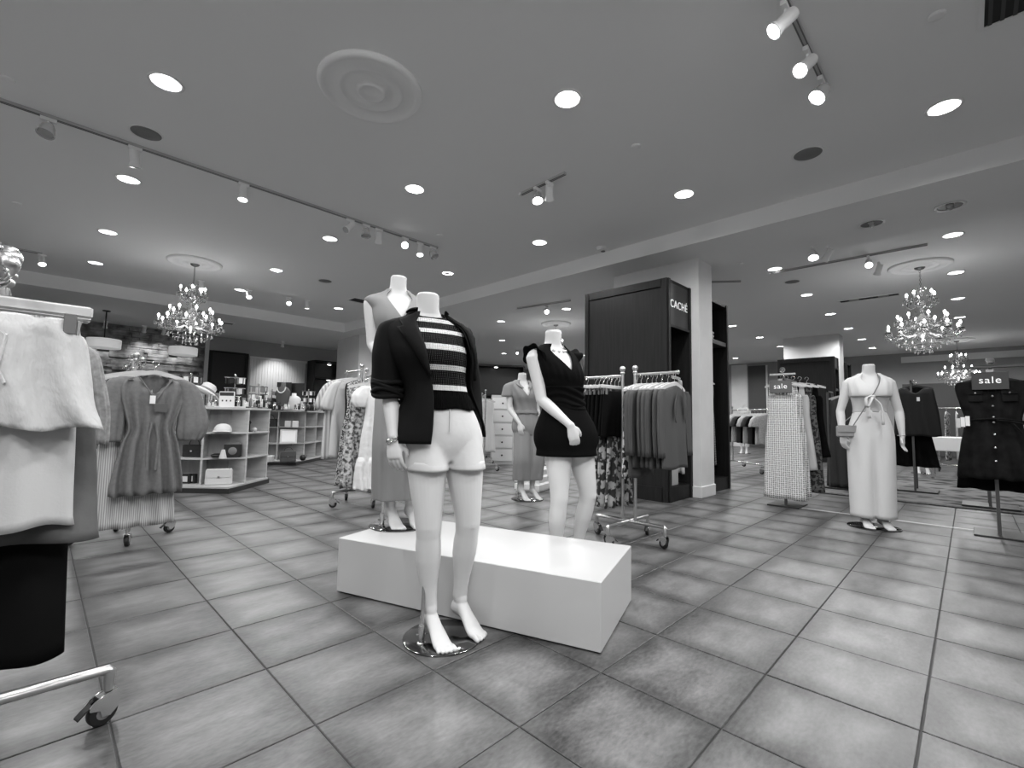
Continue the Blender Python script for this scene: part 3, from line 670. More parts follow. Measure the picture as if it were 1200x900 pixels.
SHORT = mat('white_denim', 198, .8, bump=.5, bscale=9)
def lower_solid(body, name, m, t, ztop, rads, zb, fold=.04, k=4, hip=.016, voxel=.007, waistfold=0.0, zhip=.80, it=4, yf=1.2):
    """shorts or trousers as one blended volume: hip loft + one cloth tube per leg"""
    b = MB(); b.loft([[body.pt(max(z, .8), 2*PI*q/48, hip+.010*max(0, (.95-z)/.15)*abs(math.sin(2*PI*q/48))+waistfold*math.sin(13*2*PI*q/48)) [:2]+(z,) for q in range(48)] for z in np.linspace(zhip, ztop, 14)])
    for sx, L in zip((-1, 1), body.legs):
        h, kn, a = (Vector(p) for p in L['j']); top = h+Vector((sx*-.004, .008, .07))
        e = h+(kn-h)*((h.z-zb)/(h.z-kn.z)) if zb > kn.z else kn+(a-kn)*((kn.z-zb)/(kn.z-a.z))
        P = [tuple(top), tuple(h+Vector((0, .006, -.01)))]+([tuple(e)] if zb > kn.z else [tuple((h+kn)/2), tuple(kn), tuple((kn+e)/2), tuple(e)])
        c = MB(); limb_cloth(c, P, rads, 40, fold, k, yf, sx*1.3, 26); n = 40
        c.f += [tuple(range(n-1, -1, -1)), tuple(26*n+j for j in range(n))]; b.add(c.v, c.f)
    if body.sc != 1.0: b.v = [(x*body.sc, y*body.sc, z*body.sc) for x, y, z in b.v]
    return put(name, remesh(name, b, voxel, it), m, t)
def shorts(body, t, m, ztop, rad, zb):
    o = lower_solid(body, 'shorts', m, t, ztop, rad, zb, .03, 3, .012, .006, yf=1.32, it=14)
    for sx, L in zip((-1, 1), body.legs):
        h, k = Vector(L['j'][0]), Vector(L['j'][1]); d = k-h; c = MB(); u = (h.z-zb)/(h.z-k.z)
        limb_cloth(c, [tuple(h+d*(u-.105)), tuple(h+d*(u-.05)), tuple(h+d*(u+.012))], [rad[-1]-.004, rad[-1]-.001, rad[-1]-.001], 40, .022, 3, 1.32, sx*1.3, 4)
        cloth(c.build('cuff', m, o, 'all'), .003)
    return o
sh = shorts(HB, t, SHORT, 1.06, [.085, .0945, .0945], .765)
MB().box((-.035, -.1315, .985), (.0035, .008, .10)).build('fly_seam', mat('seam_grey', 185, .8), sh)
# blazer
BLZ = mat('blazer_black', 15, .75, bump=.06, bscale=400, spec=.12)
def bz_grow(z, th):
    g = .040+.020*max(0, (1.15-z)/.28)
    if z > 1.40: g = .040-.030*min(1, (z-1.40)/.07)
    return g+.004*math.sin(3*th+14*z)*(1 if z < 1.35 else 0)
R0 = lambda z: 2*PI+float(cr([.88, 1.18, 1.44, 1.48], [(-.44,), (-.30,), (-.38,), (-.7,)], z)[0])   # edge of the panel on her right
L0 = lambda z: float(cr([.88, 1.18, 1.32, 1.44, 1.48], [(1.75,), (1.35,), (.95,), (.75,), (.9,)], z)[0])
bb = wrap(HB, lambda th: .882 if th > PI else .905, lambda th: 1.478, bz_grow, L0, R0, 90, 40)
bl = cloth(bb.build('blazer', BLZ, t, 'all'), .006)
def lapel(edge, sgn):
    rows = []                                           # (z at the opening edge, z at the outer edge, angular width): break, tip, notch, collar
    for ze, zo, wd in ((1.175, 1.175, .015), (1.21, 1.213, .12), (1.25, 1.258, .23), (1.29, 1.305, .33), (1.325, 1.348, .42), (1.352, 1.384, .50), (1.366, 1.389, .35), (1.378, 1.394, .33), (1.39, 1.424, .45), (1.42, 1.446, .40), (1.445, 1.463, .32), (1.462, 1.474, .22)):
        r = []
        for k in range(7):
            u = k/6; z = ze+(zo-ze)*u; th = edge(ze)+sgn*wd*u
            r.append(HB.pt(z, th, bz_grow(z, th)+.012+.010*math.sin(PI*u)+.006*u))
        rows.append(r)
    return cloth(MB().loft(rows, cap=False, closed=False).build('lapel', BLZ, bl, True), .006)
lapel(R0, -1); lapel(L0, 1)
cb = MB(); rows = []
for i in range(5):
    u = i/4; rows.append([HB.pt(1.462+.028*math.sin(PI*u*.75), th, .020+.02*u) for th in np.linspace(.9, 2*PI-.75, 30)])
cloth(cb.loft(rows, cap=False, closed=False).build('collar', BLZ, bl, 'all'), .005)
s1 = MB(); limb_cloth(s1, [(-.225, .012, 1.437), (-.268, .012, 1.40), (-.283, .02, 1.30), (-.285, .035, 1.2), (-.280, .042, 1.13), (-.272, .032, 1.085)], [.052, .064, .066, .064, .066, .060], 32, .02, 3, 1.05, 0, 44, .02)
sl = cloth(s1.build('sleeve', BLZ, bl, 'all'), .005)
for z, r in ((1.085, .064), (1.106, .067), (1.128, .068), (1.15, .067)):   # pushed-up folds
    c = MB(); c.tube([(-.275+r*math.cos(a), .035+r*1.05*math.sin(a), z+.010*math.sin(a*2+z*90)-.03*math.cos(a)*.4) for a in np.linspace(0, 2*PI, 33)], .011, 8, False); c.build('sleeve_fold', BLZ, sl, 'all')
s2 = MB(); limb_cloth(s2, [(.01, .02, 1.438), (.052, .02, 1.40), (.09, .05, 1.28), (.125, .08, 1.14), (.138, .075, 1.02), (.135, .055, .92)], [.05, .062, .064, .062, .058, .05], 24, .03, 3, 1.05, 2, 30, .015)
cloth(s2.build('sleeve', BLZ, bl, 'all'), .005)
MB().box((-.165, -.095, .985), (.09, .006, .02), -.55).build('pocket_flap', BLZ, bl)
# bracelet of links
br = MB()
for k in range(11):
    a = 2*PI*k/11; c = Vector((-.2525+.030*math.cos(a), -.022+.028*math.sin(a), .900+.012*math.cos(a)))
    br.tube([c+Vector((-.010*math.sin(a)*math.cos(q)+.0, .010*math.cos(a)*math.cos(q), .008*math.sin(q))) for q in np.linspace(0, 2*PI, 9)], .0032, 6, False)
br.build('bracelet', CHROME, t, 'all')

# ---------------------------------------------------------------- grey jumpsuit mannequin on the plinth
def leg_set(w=.085, f=1.0, an=.155, spread=0.0, toes=((-.07, -.19), (.09, -.17))):
    return [dict(j=((-w, 0, .84), (-w-.01, -.03, .50), (-w-spread+.015, .02, an)), toe=toes[0], f=f), dict(j=((w, 0, .84), (w+.01, -.03, .50), (w+spread-.015, .02, an)), toe=toes[1], f=f)]
def straight_arms(c=0.0, out=.0):
    return [dict(j=((c-.162, .01, 1.392), (c-.205-out, .03, 1.11), (c-.205-out, -.03, .875)), hd=(.05, -.1, -1), th=(.55, -.8, 0), curl=.55), dict(j=((c+.162, .01, 1.392), (c+.205+out, .03, 1.11), (c+.205+out, -.03, .875)), hd=(-.05, -.1, -1), th=(-.55, -.8, 0), curl=.55)]
def vneck(depth, back=1.478):
    return lambda th: back-depth*max(0.0, 1-abs(((th+PI) % (2*PI))-PI)/.62)
def pants(body, t, m, ztop, rads, zb, name, fold=.05):
    return lower_solid(body, name, m, t, ztop, rads, zb, fold*1.5, 5, .02, .008, .004, it=2)
GJ = mat('jumpsuit_grey', 136, .8, bump=.08, bscale=220)
GBd = Body([(.78, .0, 0), (.93, -.01, 0), (1.15, -.035, 0), (1.42, -.06, 0), (1.57, -.062, 0)], leg_set(.075, 1.0, .14, 0, ((-.02, -.17), (.10, -.16))), [dict(j=((-.222, .01, 1.392), (-.205, .03, 1.13), (-.12, -.09, .98)), hd=(.5, -.4, -.7), th=(.3, -.8, .2), curl=.4), dict(j=((.10, .01, 1.392), (.15, .06, 1.12), (.16, .0, .9)), hd=(0, -.1, -1), th=(-.6, -.7, 0), curl=.5)], 1.03)
t = thing('mannequin', 'headless mannequin in a sleeveless grey wrap jumpsuit standing on the white plinth', 'mannequin', (1.67, 2.63, .302), math.radians(-25))
stand(t, .19, (-.115, -.03, .02, .06), .75)
GBd.build(t, .007)
b = wrap(GBd, 1.04, vneck(.2), lambda z, th: .014+.006*math.sin(9*th+20*z)*max(0, (1.4-z))+.038*max(0, 1-abs(z-1.405)/.055)*abs(math.sin(th))**3, -PI, PI, 72, 40, True, 1.03)
jp = cloth(b.build('bodice', GJ, t, 'all'), .005)
pants(GBd, t, mat('jumpsuit_grey', 118), 1.10, [.08, .10, .10, .10, .105, .11], .165, 'trousers', .06)

# ---------------------------------------------------------------- black romper mannequin
BB = Body([(.78, -.03, 0), (.93, -.04, 0), (1.15, -.085, .0), (1.3, -.13, .0), (1.42, -.155, .0), (1.57, -.172, -.006)],
          [dict(j=((-.115, 0, .84), (-.122, -.03, .50), (-.105, .02, .155)), toe=(-.10, -.18), f=1.0), dict(j=((.06, 0, .84), (.125, -.035, .50), (.10, .05, .155)), toe=(.15, -.14), f=1.0)],
          [dict(j=((-.312, .01, 1.392), (-.268, -.02, 1.12), (-.150, -.165, .96)), hd=(.30, -.06, -1), th=(.6, -.3, .3), curl=.75), dict(j=((.0, .02, 1.392), (.075, .10, 1.13), (.06, .09, .9)), hd=(0, -.1, -1), th=(-.6, -.7, 0), curl=.5)])
t = thing('mannequin', 'headless white mannequin in a black flutter-sleeve romper and pearl necklace behind the plinth', 'mannequin', (2.47, 1.87, 0), math.radians(-12))
stand(t, .19, (.0, .1, .0, -.02), .78)
BB.build(t, .006)
RMP = mat('romper_black', 14, .9, spec=.05, bump=.08, bscale=200)
def rp(z, th):
    g = .018
    if z < 1.24: g = .022+.006*math.sin(60*z+3*math.sin(th))*.6
    else: g += .006*math.sin(22*th)*max(0, 1-(z-1.2)/.16)
    return g
b = wrap(BB, 1.06, vneck(.17, 1.476), rp, -PI, PI, 96, 34, True); bod = cloth(b.build('bodice', RMP, t, 'all'), .005)
for sx, sh_ in zip((-1, 1), (BB.arms[0]['j'][0], BB.arms[1]['j'][0])):
    c = MB(); rows = []
    for i in range(9):
        u = i/8; row = []
        for k in range(33):
            a = PI*(-.62+1.24*k/32)                       # from front over the top to the back
            r = .058+.055*u; f = 1+.10*u*math.sin(6*a+sx)
            row.append((sh_[0]+sx*(.0+.055*u*math.cos(a*.8))-sx*.02, sh_[1]-r*f*math.sin(a)*1.0, sh_[2]+r*f*math.cos(a)*.72+.012-.02*u))
        rows.append(row)
    cloth(c.loft(rows, cap=False, closed=False).build('flutter_sleeve', RMP, bod, 'all'), .004)
b = wrap(BB, .765, 1.09, lambda z, th: .022+.055*max(0, (1.06-z)/.3)+.004*math.sin(4*th+2)*max(0, (1.06-z)/.3), -PI, PI, 80, 16, True)
sk = cloth(b.build('shorts', RMP, t, 'all'), .005)
b = wrap(BB, 1.085, 1.205, lambda z, th: .028+.005*math.sin(140*z+4*math.sin(2*th)), -PI, PI, 80, 22, True); cloth(b.build('waist_sash', RMP, bod, 'all'), .004)
n_ = MB()
for k in range(26):
    a = 2*PI*k/26; dip = max(0, -math.cos(a)); p = BB.pt(1.472-.038*max(0, math.cos(a))**2, a, .008); n_.ball(p, .008 if abs(math.cos(a)) < .9 else .012, 8)
n_.build('necklace', mat('pearl', 225, .2), t, 'all')

# ---------------------------------------------------------------- far mannequin in a short-sleeved jumpsuit
FB = Body([(.78, -.01, 0), (.93, -.015, 0), (1.15, -.05, 0), (1.42, -.09, 0), (1.57, -.095, -.004)], leg_set(.085, 1.0, .155, 0, ((-.06, -.19), (.13, -.16))),
          [dict(j=((-.252, .01, 1.392), (-.255, .0, 1.12), (-.165, -.12, .94)), hd=(.1, -.1, -1), th=(.6, -.5, 0), curl=.5), dict(j=((.072, .01, 1.392), (.14, .05, 1.12), (.14, -.02, .9)), hd=(-.1, -.1, -1), th=(-.6, -.6, 0), curl=.5)])
t = thing('mannequin', 'headless mannequin in a mid-grey short-sleeved collared jumpsuit with wide cropped legs', 'mannequin', (4.32, 3.95, 0), math.radians(-25))
stand(t, .2, (-.1, .08, .03, .0), .8); FB.build(t, .009)
FJ = mat('jumpsuit_mid_grey', 128, .8, bump=.08, bscale=220)
b = wrap(FB, 1.05, vneck(.2), lambda z, th: .024+.007*math.sin(9*th+15*z), -PI, PI, 64, 20, True); bd = cloth(b.build('bodice', FJ, t, 'all'), .005)
for sx in (-1, 1):
    c = MB(); cx = -.09; limb_cloth(c, [(cx+sx*.10, .01, 1.45), (cx+sx*.165, .01, 1.41), (cx+sx*.185, .012, 1.33), (cx+sx*.195, .015, 1.27)], [.052, .066, .07, .074], 24, .04, 3, 1.0, sx, 8); cloth(c.build('sleeve', FJ, bd, 'all'), .005)
    c = MB(); rows = [[FB.pt(1.478-.1*u-.01*k/4, sx*(.55*(1-u)+.12*u)+sx*.28*k/4*(1-u*.5), .03+.008*k/4) for k in range(5)] for u in np.linspace(0, 1, 8)]
    cloth(c.loft(rows, cap=False, closed=False).build('collar', FJ, bd, 'all'), .004)
pants(FB, t, FJ, 1.08, [.08, .10, .105, .108, .112, .115], .24, 'trousers', .07)
b = wrap(FB, 1.065, 1.10, .034, -PI, PI, 64, 4, True); cloth(b.build('waist_tie', FJ, bd, 'all'), .004)

# ---------------------------------------------------------------- fuller mannequin in the white tie-front jumpsuit
RBd = Body([(.78, .0, 0), (1.15, .0, 0), (1.42, .004, 0), (1.57, .006, 0)], leg_set(.085, 1.05, .12, .0, ((-.06, -.17), (.11, -.16))), straight_arms(0.004, .03), 1.02)
t = thing('mannequin', 'headless fuller-figured mannequin in a white tie-front wide-leg jumpsuit with crossbody bag', 'mannequin', (5.79, .70, 0), math.radians(-70))
stand(t, .215, (.0, .12, .0, -.02), .8); RBd.build(t, .008)
WJ = mat('white_crepe', 205, .75, bump=.05, bscale=300)
b = wrap(RBd, 1.25, vneck(.16), lambda z, th: .02+.012*max(0, math.cos(th))+.005*math.sin(11*th+6*z), -PI, PI, 64, 18, True, 1.02); bd = cloth(b.build('bodice', WJ, t, 'all'), .005)
b = wrap(RBd, 1.10, 1.26, lambda z, th: .014, -PI, PI, 64, 12, True, 1.02); cloth(b.build('waist_panel', mat('white_crepe_sheer', 190, .7), t, 'all'), .004)
b = MB(); rows = []
for z in np.linspace(1.14, .10, 30):
    u = (1.14-z)/1.04; a_ = float(cr([0, .2, .35, 1], [(.128,), (.182,), (.19,), (.182,)], u)[0]); b_ = float(cr([0, .2, .35, 1], [(.1,), (.132,), (.135,), (.125,)], u)[0]); r = []
    for q in range(72):
        th = 2*PI*q/72; sn, cs = math.sin(th), -math.cos(th); e = .85
        x = a_*math.copysign(abs(sn)**e, sn); y = b_*math.copysign(abs(cs)**e, cs)
        y *= 1-.28*min(1, max(0, (u-.22)*2.2))*math.exp(-(x/.022)**2)                     # groove between the two wide legs
        y += .006*math.sin(34*x+2*u)*min(1, u*2)+.004*math.sin(60*x)*max(0, 1-u*5)
        r.append((x, y, z))
    rows.append(r)
cloth(b.loft(rows, cap=False).build('wide_trousers', WJ, t, 'all'), .005)
c = MB(); c.ball((-.01, -.175, 1.27), .024, 10, .8)
for pts in ([(-.01, -.178, 1.265), (-.05, -.19, 1.2), (-.045, -.185, 1.06)], [(-.01, -.178, 1.265), (.05, -.19, 1.18), (.06, -.185, 1.0)], [(-.02, -.18, 1.28), (-.07, -.2, 1.25), (-.06, -.2, 1.17), (-.02, -.185, 1.26)]):
    c.tube([tuple(cr(np.linspace(0, 1, len(pts)), pts, u)) for u in np.linspace(0, 1, 10)], [.012+.018*u for u in np.linspace(0, 1, 10)], 10, True, .4)
c.build('front_tie', WJ, bd, 'all')
bag = MB().cbox((-.215, -.10, .93), (.20, .05, .12), .015, .5).build('crossbody_bag', mat('bag_grey', 150, .5, bump=.2, bscale=60), t, True)
MB().cbox((-.208, -.13, .955), (.21, .012, .07), .004, .5).build('flap', mat('bag_grey', 150), bag)
MB().tube([tuple(cr([0, .3, .6, 1], [(-.16, -.12, .99), (-.03, -.185, 1.25), (.05, -.15, 1.40), (.075, -.01, 1.50)], u)) for u in np.linspace(0, 1, 16)]+[(.03, .12, 1.36), (-.1, .15, 1.1), (-.26, -.02, .98)], .005, 6).build('strap', mat('strap_grey', 120, .5), bag, True)
c = MB(); c.tube([(.240+.03*math.cos(a), -.022+.029*math.sin(a), .90) for a in np.linspace(0, 2*PI, 17)], .004, 6, False); c.build('bracelet', CHROME, t, 'all')
# ================================================================== clothes racks and hanging clothes
def caster(parent, x, y, rz, lock=True, s=1.0):
    """fork with rubber wheel, touching the floor"""
    f = MB(); c, sn = math.cos(rz), math.sin(rz); T = lambda u, v, z: (x+(u*c-v*sn)*s, y+(u*sn+v*c)*s, z*s)
    for v in (-.0165, .0165):
        poly = [(-.052, .072), (-.04, .086), (-.01, .098), (.02, .102), (.03, .08), (.022, .045), (.004, .028), (-.018, .03), (-.024, .052), (-.05, .06)]
        f.loft([[T(u, v-.0015, z) for u, z in poly], [T(u, v+.0015, z) for u, z in poly]])
    f.loft([[T(u, v, z) for u, v, z in r] for r in ([(-.028, -.0175, .086), (.022, -.0175, .098), (.022, .0175, .098), (-.028, .0175, .086)], [(-.028, -.0175, .091), (.02, -.0175, .103), (.02, .0175, .103), (-.028, .0175, .091)])])
    fo = f.build('caster', CHROME, parent, True)
    w_ = MB(); rings = []
    for v, r in ((-.013, .030), (-.012, .0365), (-.007, .040), (.007, .040), (.012, .0365), (.013, .030)):
        rings.append([T(-.012+r*math.cos(a), v, .0405+r*math.sin(a)) for a in np.linspace(0, 2*PI, 21)[:-1]])
    w_.loft(rings).build('wheel', BLACK, fo, True)
    h = MB(); rings = []
    for v, r in ((-.0142, .02), (.0142, .02)): rings.append([T(-.012+r*math.cos(a), v, .0405+r*math.sin(a)) for a in np.linspace(0, 2*PI, 15)[:-1]])
    h.loft(rings).build('hub', mat('hub_grey', 110, .4), fo)
    if lock:
        l = MB(); l.loft([[T(u, v, z) for v in (-.014, .014) for z in ((zz, zz+.005) if v < 0 else (zz+.005, zz))] for u, zz in ((-.044, .072), (-.062, .060), (-.078, .046))]); l.build('brake_lever', BLACK, fo)
def pipe(name, pts, r, m, parent): return MB().tube(pts, r, 12).build(name, m, parent, True)
def xrack(cx, cy, tops, arms, label, leg=.33, legs=(0, 1, 2, 3), fin=1.0):
    """rolling two-post rack: four legs along the axes, post 0 carries the +Y arm, post 1 the -Y arm"""
    t = thing('clothes_rack', label, 'clothes rack', (cx, cy, 0)); zb = .165
    for k in legs:
        a = k*PI/2; d = Vector((math.cos(a), math.sin(a), 0))
        L = MB().tube([(0, 0, zb), (d.x*(leg-.016), d.y*(leg-.016), zb), (d.x*(leg-.0145), d.y*(leg-.0145), zb-.003), (d.x*(leg-.014), d.y*(leg-.014), .102)], [.0145, .0145, .0165, .0135], 14).build('base_leg', STEEL, t, True)
        caster(L, d.x*(leg-.014), d.y*(leg-.014), (.3, 1.2, 2.6, 4.4)[k])
    for s, ztop in zip((1, -1), tops):
        p = pipe('post', [(0, s*.06, zb), (0, s*.06, ztop-.03)], .0135, STEEL, t)
        MB().lathe([(a_*fin, b_*fin) for a_, b_ in ((.0145, -.045), (.019, -.04), (.019, -.032), (.012, -.028), (.016, -.0215), (.021, -.0128), (.0238, -.006), (.0245, 0), (.0238, .006), (.021, .0128), (.016, .0188), (.009, .0228), (.001, .0245))], (0, s*.06, ztop-.0245*fin), 22).build('ball_finial', STEEL, p, 'all')
    MB().box((0, 0, min(tops)-.34), (.02, .12, .02)).build('cross_bar', STEEL, t)
    for s, (z, L) in zip((1, -1), arms):
        if L:
            a = MB().tube([(0, s*.06, z), (0, s*(.06+L), z)], .0115, 12).build('arm', STEEL, t, True)
            MB().lathe([(.0145, 0), (.018, .006), (.012, .016), (.001, .018)], n=12, M=Matrix.Translation((0, s*(.06+L), z)) @ Matrix.Rotation(-s*PI/2, 4, 'X')).build('arm_knob', CHROME, a, 'all')
    return t
HW = mat('hanger_wood', 196, .5, var=.06, vscale=5, stretch=(1, 8, 8)); HB_ = mat('hanger_black', 26, .45)
HGR = {}; RACK = ''
def hanger(loc, rz, clip=False, m=None, wid=.2, label='pale wooden hanger holding a garment on the rack', group='wooden hangers'):
    if group == 'wooden hangers': label, group = 'pale wooden hanger on the '+RACK, 'hangers on the '+RACK
    key = (clip, m.name if m else '', wid)
    if key in HGR: return copy_tree(HGR[key], loc, rz, label, group=group)
    t = thing('hanger', label, 'hanger', loc, rz, group); m = m or HW
    h = MB(); h.tube([(0, .0, -.085), (0, 0, -.045)]+[(.020*math.sin(a)-.0, 0, -.020+.020*math.cos(a)*1.0+.002) for a in np.linspace(2.6, -1.9, 14)], .0026, 6)
    h.v = [(x, y, z-.004) for x, y, z in h.v]; h.build('hook', CHROME, t, True)
    b = MB()
    if clip:
        b.cbox((0, 0, -.1), (wid*2, .014, .032), .005)
        o = b.build('bar', m, t)
        for s in (-1, 1):
            c = MB(); c.cbox((s*wid*.76, -.024, -.14), (.026, .008, .056), .002); c.cbox((s*wid*.76, .024, -.14), (.026, .008, .056), .002); c.tube([(s*wid*.76, -.022, -.116), (s*wid*.76, .022, -.116)], .004, 6); c.build('clip', mat('clip_grey', 105, .4), t)
    else:
        P = [(wid*u, -.012*math.cos(u*2.2)+.008, -.088-.052*abs(u)**1.25) for u in np.linspace(-1, 1, 15)]
        rings = []
        for i, p in enumerate(P):
            hh = .016 if 0 < i < 14 else .010; d_ = .009
            rings.append([(p[0], p[1]-d_, p[2]-hh), (p[0], p[1]+d_, p[2]-hh), (p[0], p[1]+d_, p[2]+hh*.8), (p[0], p[1]-d_, p[2]+hh*.8)])
        b.loft(rings); b.build('shoulders', m, t, True)
    HGR[key] = t; return t
def sheet(prof, d, fold=.012, k=4, seed=0.0, slope=.22, n=64, m=26, gather=0.0, neck=True, flare=1.0, vdip=0.0):
    """closed garment body: prof = [(z, half width)], top rows slope along the shoulders"""
    Z = [p[0] for p in prof]; W_ = [(p[1],) for p in prof]; T = [Z[0]-z for z in Z]; rows = []; tot = T[-1]
    for i in range(m+1):
        t = tot*(i/m)**1.15; w_ = float(cr(T, W_, t)[0]); r = []; u = t/tot
        dd = float(np.interp(u, [0, .12, .5, 1], [d*.55, d, d*1.0, d*1.15*flare]))
        for j in range(n):
            a = 2*PI*j/n; ca, sa = math.cos(a), math.sin(a)
            x = w_*math.copysign(abs(ca)**.8, ca); y = dd*math.copysign(abs(sa)**.7, sa)
            f = fold*(.25+.9*u)*math.sin(k*PI*x/max(w_, .01)+seed+1.5*math.sin(3*u+seed))*(.5+.5*abs(sa))
            f += gather*math.sin(17*x/max(w_, .01)+seed+2*math.sin(5*ca))*math.exp(-u*3.5)*min(1, u*14)
            z = Z[0]-t-slope*abs(x)*max(0, 1-u*3.2)
            if vdip and sa < 0: z -= vdip*max(0, 1-abs(x)/.11)*max(0, 1-u*6)
            if u > .93: z += .006*math.sin(k*2.2*ca+seed*2)
            r.append((x, y+f, z))
        rows.append(r)
    return MB().loft(rows, cap=False)
def sleeve(side, top, pts, rad, seed=0, fold=.06):
    b = MB(); limb_cloth(b, [(side*p[0], p[1], p[2]) for p in pts], rad, 40, fold*2.4, 9, .45, seed, 16, .035); return b
PAPER = mat('paper_tag', 235, .7)
def garment(name, label, cat, loc, rz, prof, m, d=.035, fold=.012, k=4, seed=0.0, slope=.22, sleeves=None, group=None, tags=0, part='cloth_body', hg=None, vdip=0.0, extra=None, hlabel=None, gather=0.0):
    t = thing(name, label, cat, loc, rz, group)
    bo = cloth(sheet(prof, d, fold, k, seed, slope, vdip=vdip, gather=gather).build(part, m, t, 'all'), .003)
    if sleeves:
        for s in (-1, 1): cloth(sleeve(s, 0, sleeves[0], sleeves[1], seed+s).build('sleeve', m, t, 'all'), .003)
    for i in range(tags):
        MB().box((.03+.05*i, -d-.012, prof[0][0]-.2-.03*i), (.035, .002, .06)).build('price_tag', PAPER, t)
    if hg: hanger(loc, rz, *hg[:3], label=hlabel or 'pale wooden hanger holding a garment on the rack', group=None if hlabel else 'wooden hangers')
    return t, bo
def top_prof(L, w0=.2, w1=.23, neck=.075): return [(-.105, neck), (-.113, w0*.8), (-.135, w0), (-.22, w0*1.0), (-.4, (w0+w1)/2), (-.105-L, w1)]
def dress_prof(L, w0=.17, wa=.16, w1=.26): return [(-.105, .07), (-.113, w0*.8), (-.135, w0), (-.25, w0*1.02), (-.45, wa), (-.7, (wa+w1)/2), (-.105-L, w1)]
def skirt_prof(L, w0=.15, w1=.2, z=-.135): return [(z, w0), (z-.04, w0), (z-.05, w0*1.02), (z-L*.5, (w0+w1)/2), (z-L, w1)]
SLV_LONG = ([(.19, 0, -.145), (.225, 0, -.2), (.245, 0, -.4), (.255, -.01, -.62)], [.05, .062, .055, .045])
SLV_SHORT = ([(.185, 0, -.145), (.225, 0, -.2), (.26, 0, -.30), (.27, 0, -.36)], [.05, .07, .075, .072])
SLV_PUFF = ([(.17, 0, -.135), (.225, 0, -.19), (.28, 0, -.32), (.30, 0, -.42), (.29, 0, -.47)], [.04, .065, .08, .085, .055])

# ---- rack in front: white shorts on a clip hanger, chrome ball on its post
xrack(-.10, 2.02, (1.50, 1.455), ((1.38, .34), (1.375, .36)), 'rolling chrome rack with large ball finial holding white shorts and denim', fin=1.5)
WL = mat('white_linen', 196, .85, var=.03, vscale=14, bump=1.0, bscale=22, stretch=(1.4, 1.4, .7))
WLG = pattern('linen_gather', 'x', 176, 200, 34, .5, .85, soft=.5, bump=.9)
t, b = garment('shorts', 'white linen drawstring shorts clipped on a wide wooden hanger', 'shorts', (-.10, 1.76, 1.375), 0, [(-.128, .165), (-.165, .162), (-.175, .178), (-.28, .198), (-.36, .21), (-.425, .232)], WL, .036, .024, 4, .6, 0, gather=.012, part='cloth_body', hg=(True, None, .19), hlabel='wide wooden clip hanger with grey clips holding white shorts')
c = MB(); limb_cloth(c, [(0, 0, -.127), (0, 0, -.15), (0, 0, -.172)], [.168, .164, .168], 60, .02, 26, .115, 0, 6); cloth(c.build('elastic_waistband', WLG, t, 'all'), .004)
for s in (-1, 1): MB().tube([(s*.008, -.026, -.165), (s*.03, -.05, -.19), (s*.02, -.052, -.27), (s*.035, -.054, -.31)], .004, 6).build('drawstring', WL, t, True)
for s in (): MB().tube([tuple(cr([0, .5, 1], [(s*.185, -.014, -.19), (s*.14, -.047, -.24), (s*.06, -.05, -.38)], u)) for u in np.linspace(0, 1, 8)], .0012, 6).build('pocket_seam', WL, t, True)
t, b = garment('shorts', 'plain white longer shorts hanging just behind the drawstring pair', 'shorts', (-.10, 1.815, 1.375), .04, [(-.13, .15), (-.18, .16), (-.4, .175), (-.66, .185), (-.69, .19)], mat('white_cotton', 192, .8, bump=.08, bscale=120), .04, .012, 3, 2.0, 0, hg=(True, None, .19), hlabel='wooden clip hanger holding the longer plain white shorts')
t, b = garment('skirt', 'grey denim skirt with stitched hem behind the white shorts', 'skirt', (-.10, 1.875, 1.375), -.03, [(-.13, .16), (-.18, .175), (-.42, .22), (-.72, .245), (-.745, .25)], mat('grey_denim', 84, .85, var=.3, vscale=4, bump=.3, bscale=18), .034, .016, 2, .3, 0, hg=(True, None, .19), hlabel='wooden clip hanger holding the grey denim skirt')
t, b = garment('trousers', 'black wide trousers hanging lowest on the rack with white shorts', 'trousers', (-.10, 1.918, 1.375), .02, [(-.13, .15), (-.2, .17), (-.6, .18), (-.95, .192), (-1.08, .197)], mat('black_cloth', 16, .9, var=.2, vscale=5, spec=.05), .026, .012, 2, 1.0, 0)
t, b = garment('blouse', 'grey speckled blouse with loose sleeves on the far arm behind white shorts', 'blouse', (-.10, 2.25, 1.38), .0, top_prof(.52, .2, .22), mat('grey_marl', 138, .85, var=.12, vscale=60), .04, .012, 4, .5, sleeves=([(.16, 0, -.14), (.2, 0, -.2), (.235, 0, -.4), (.24, 0, -.5)], [.04, .046, .046, .04]), hg=(False, None, .2), hlabel='wooden hanger holding the grey speckled blouse')

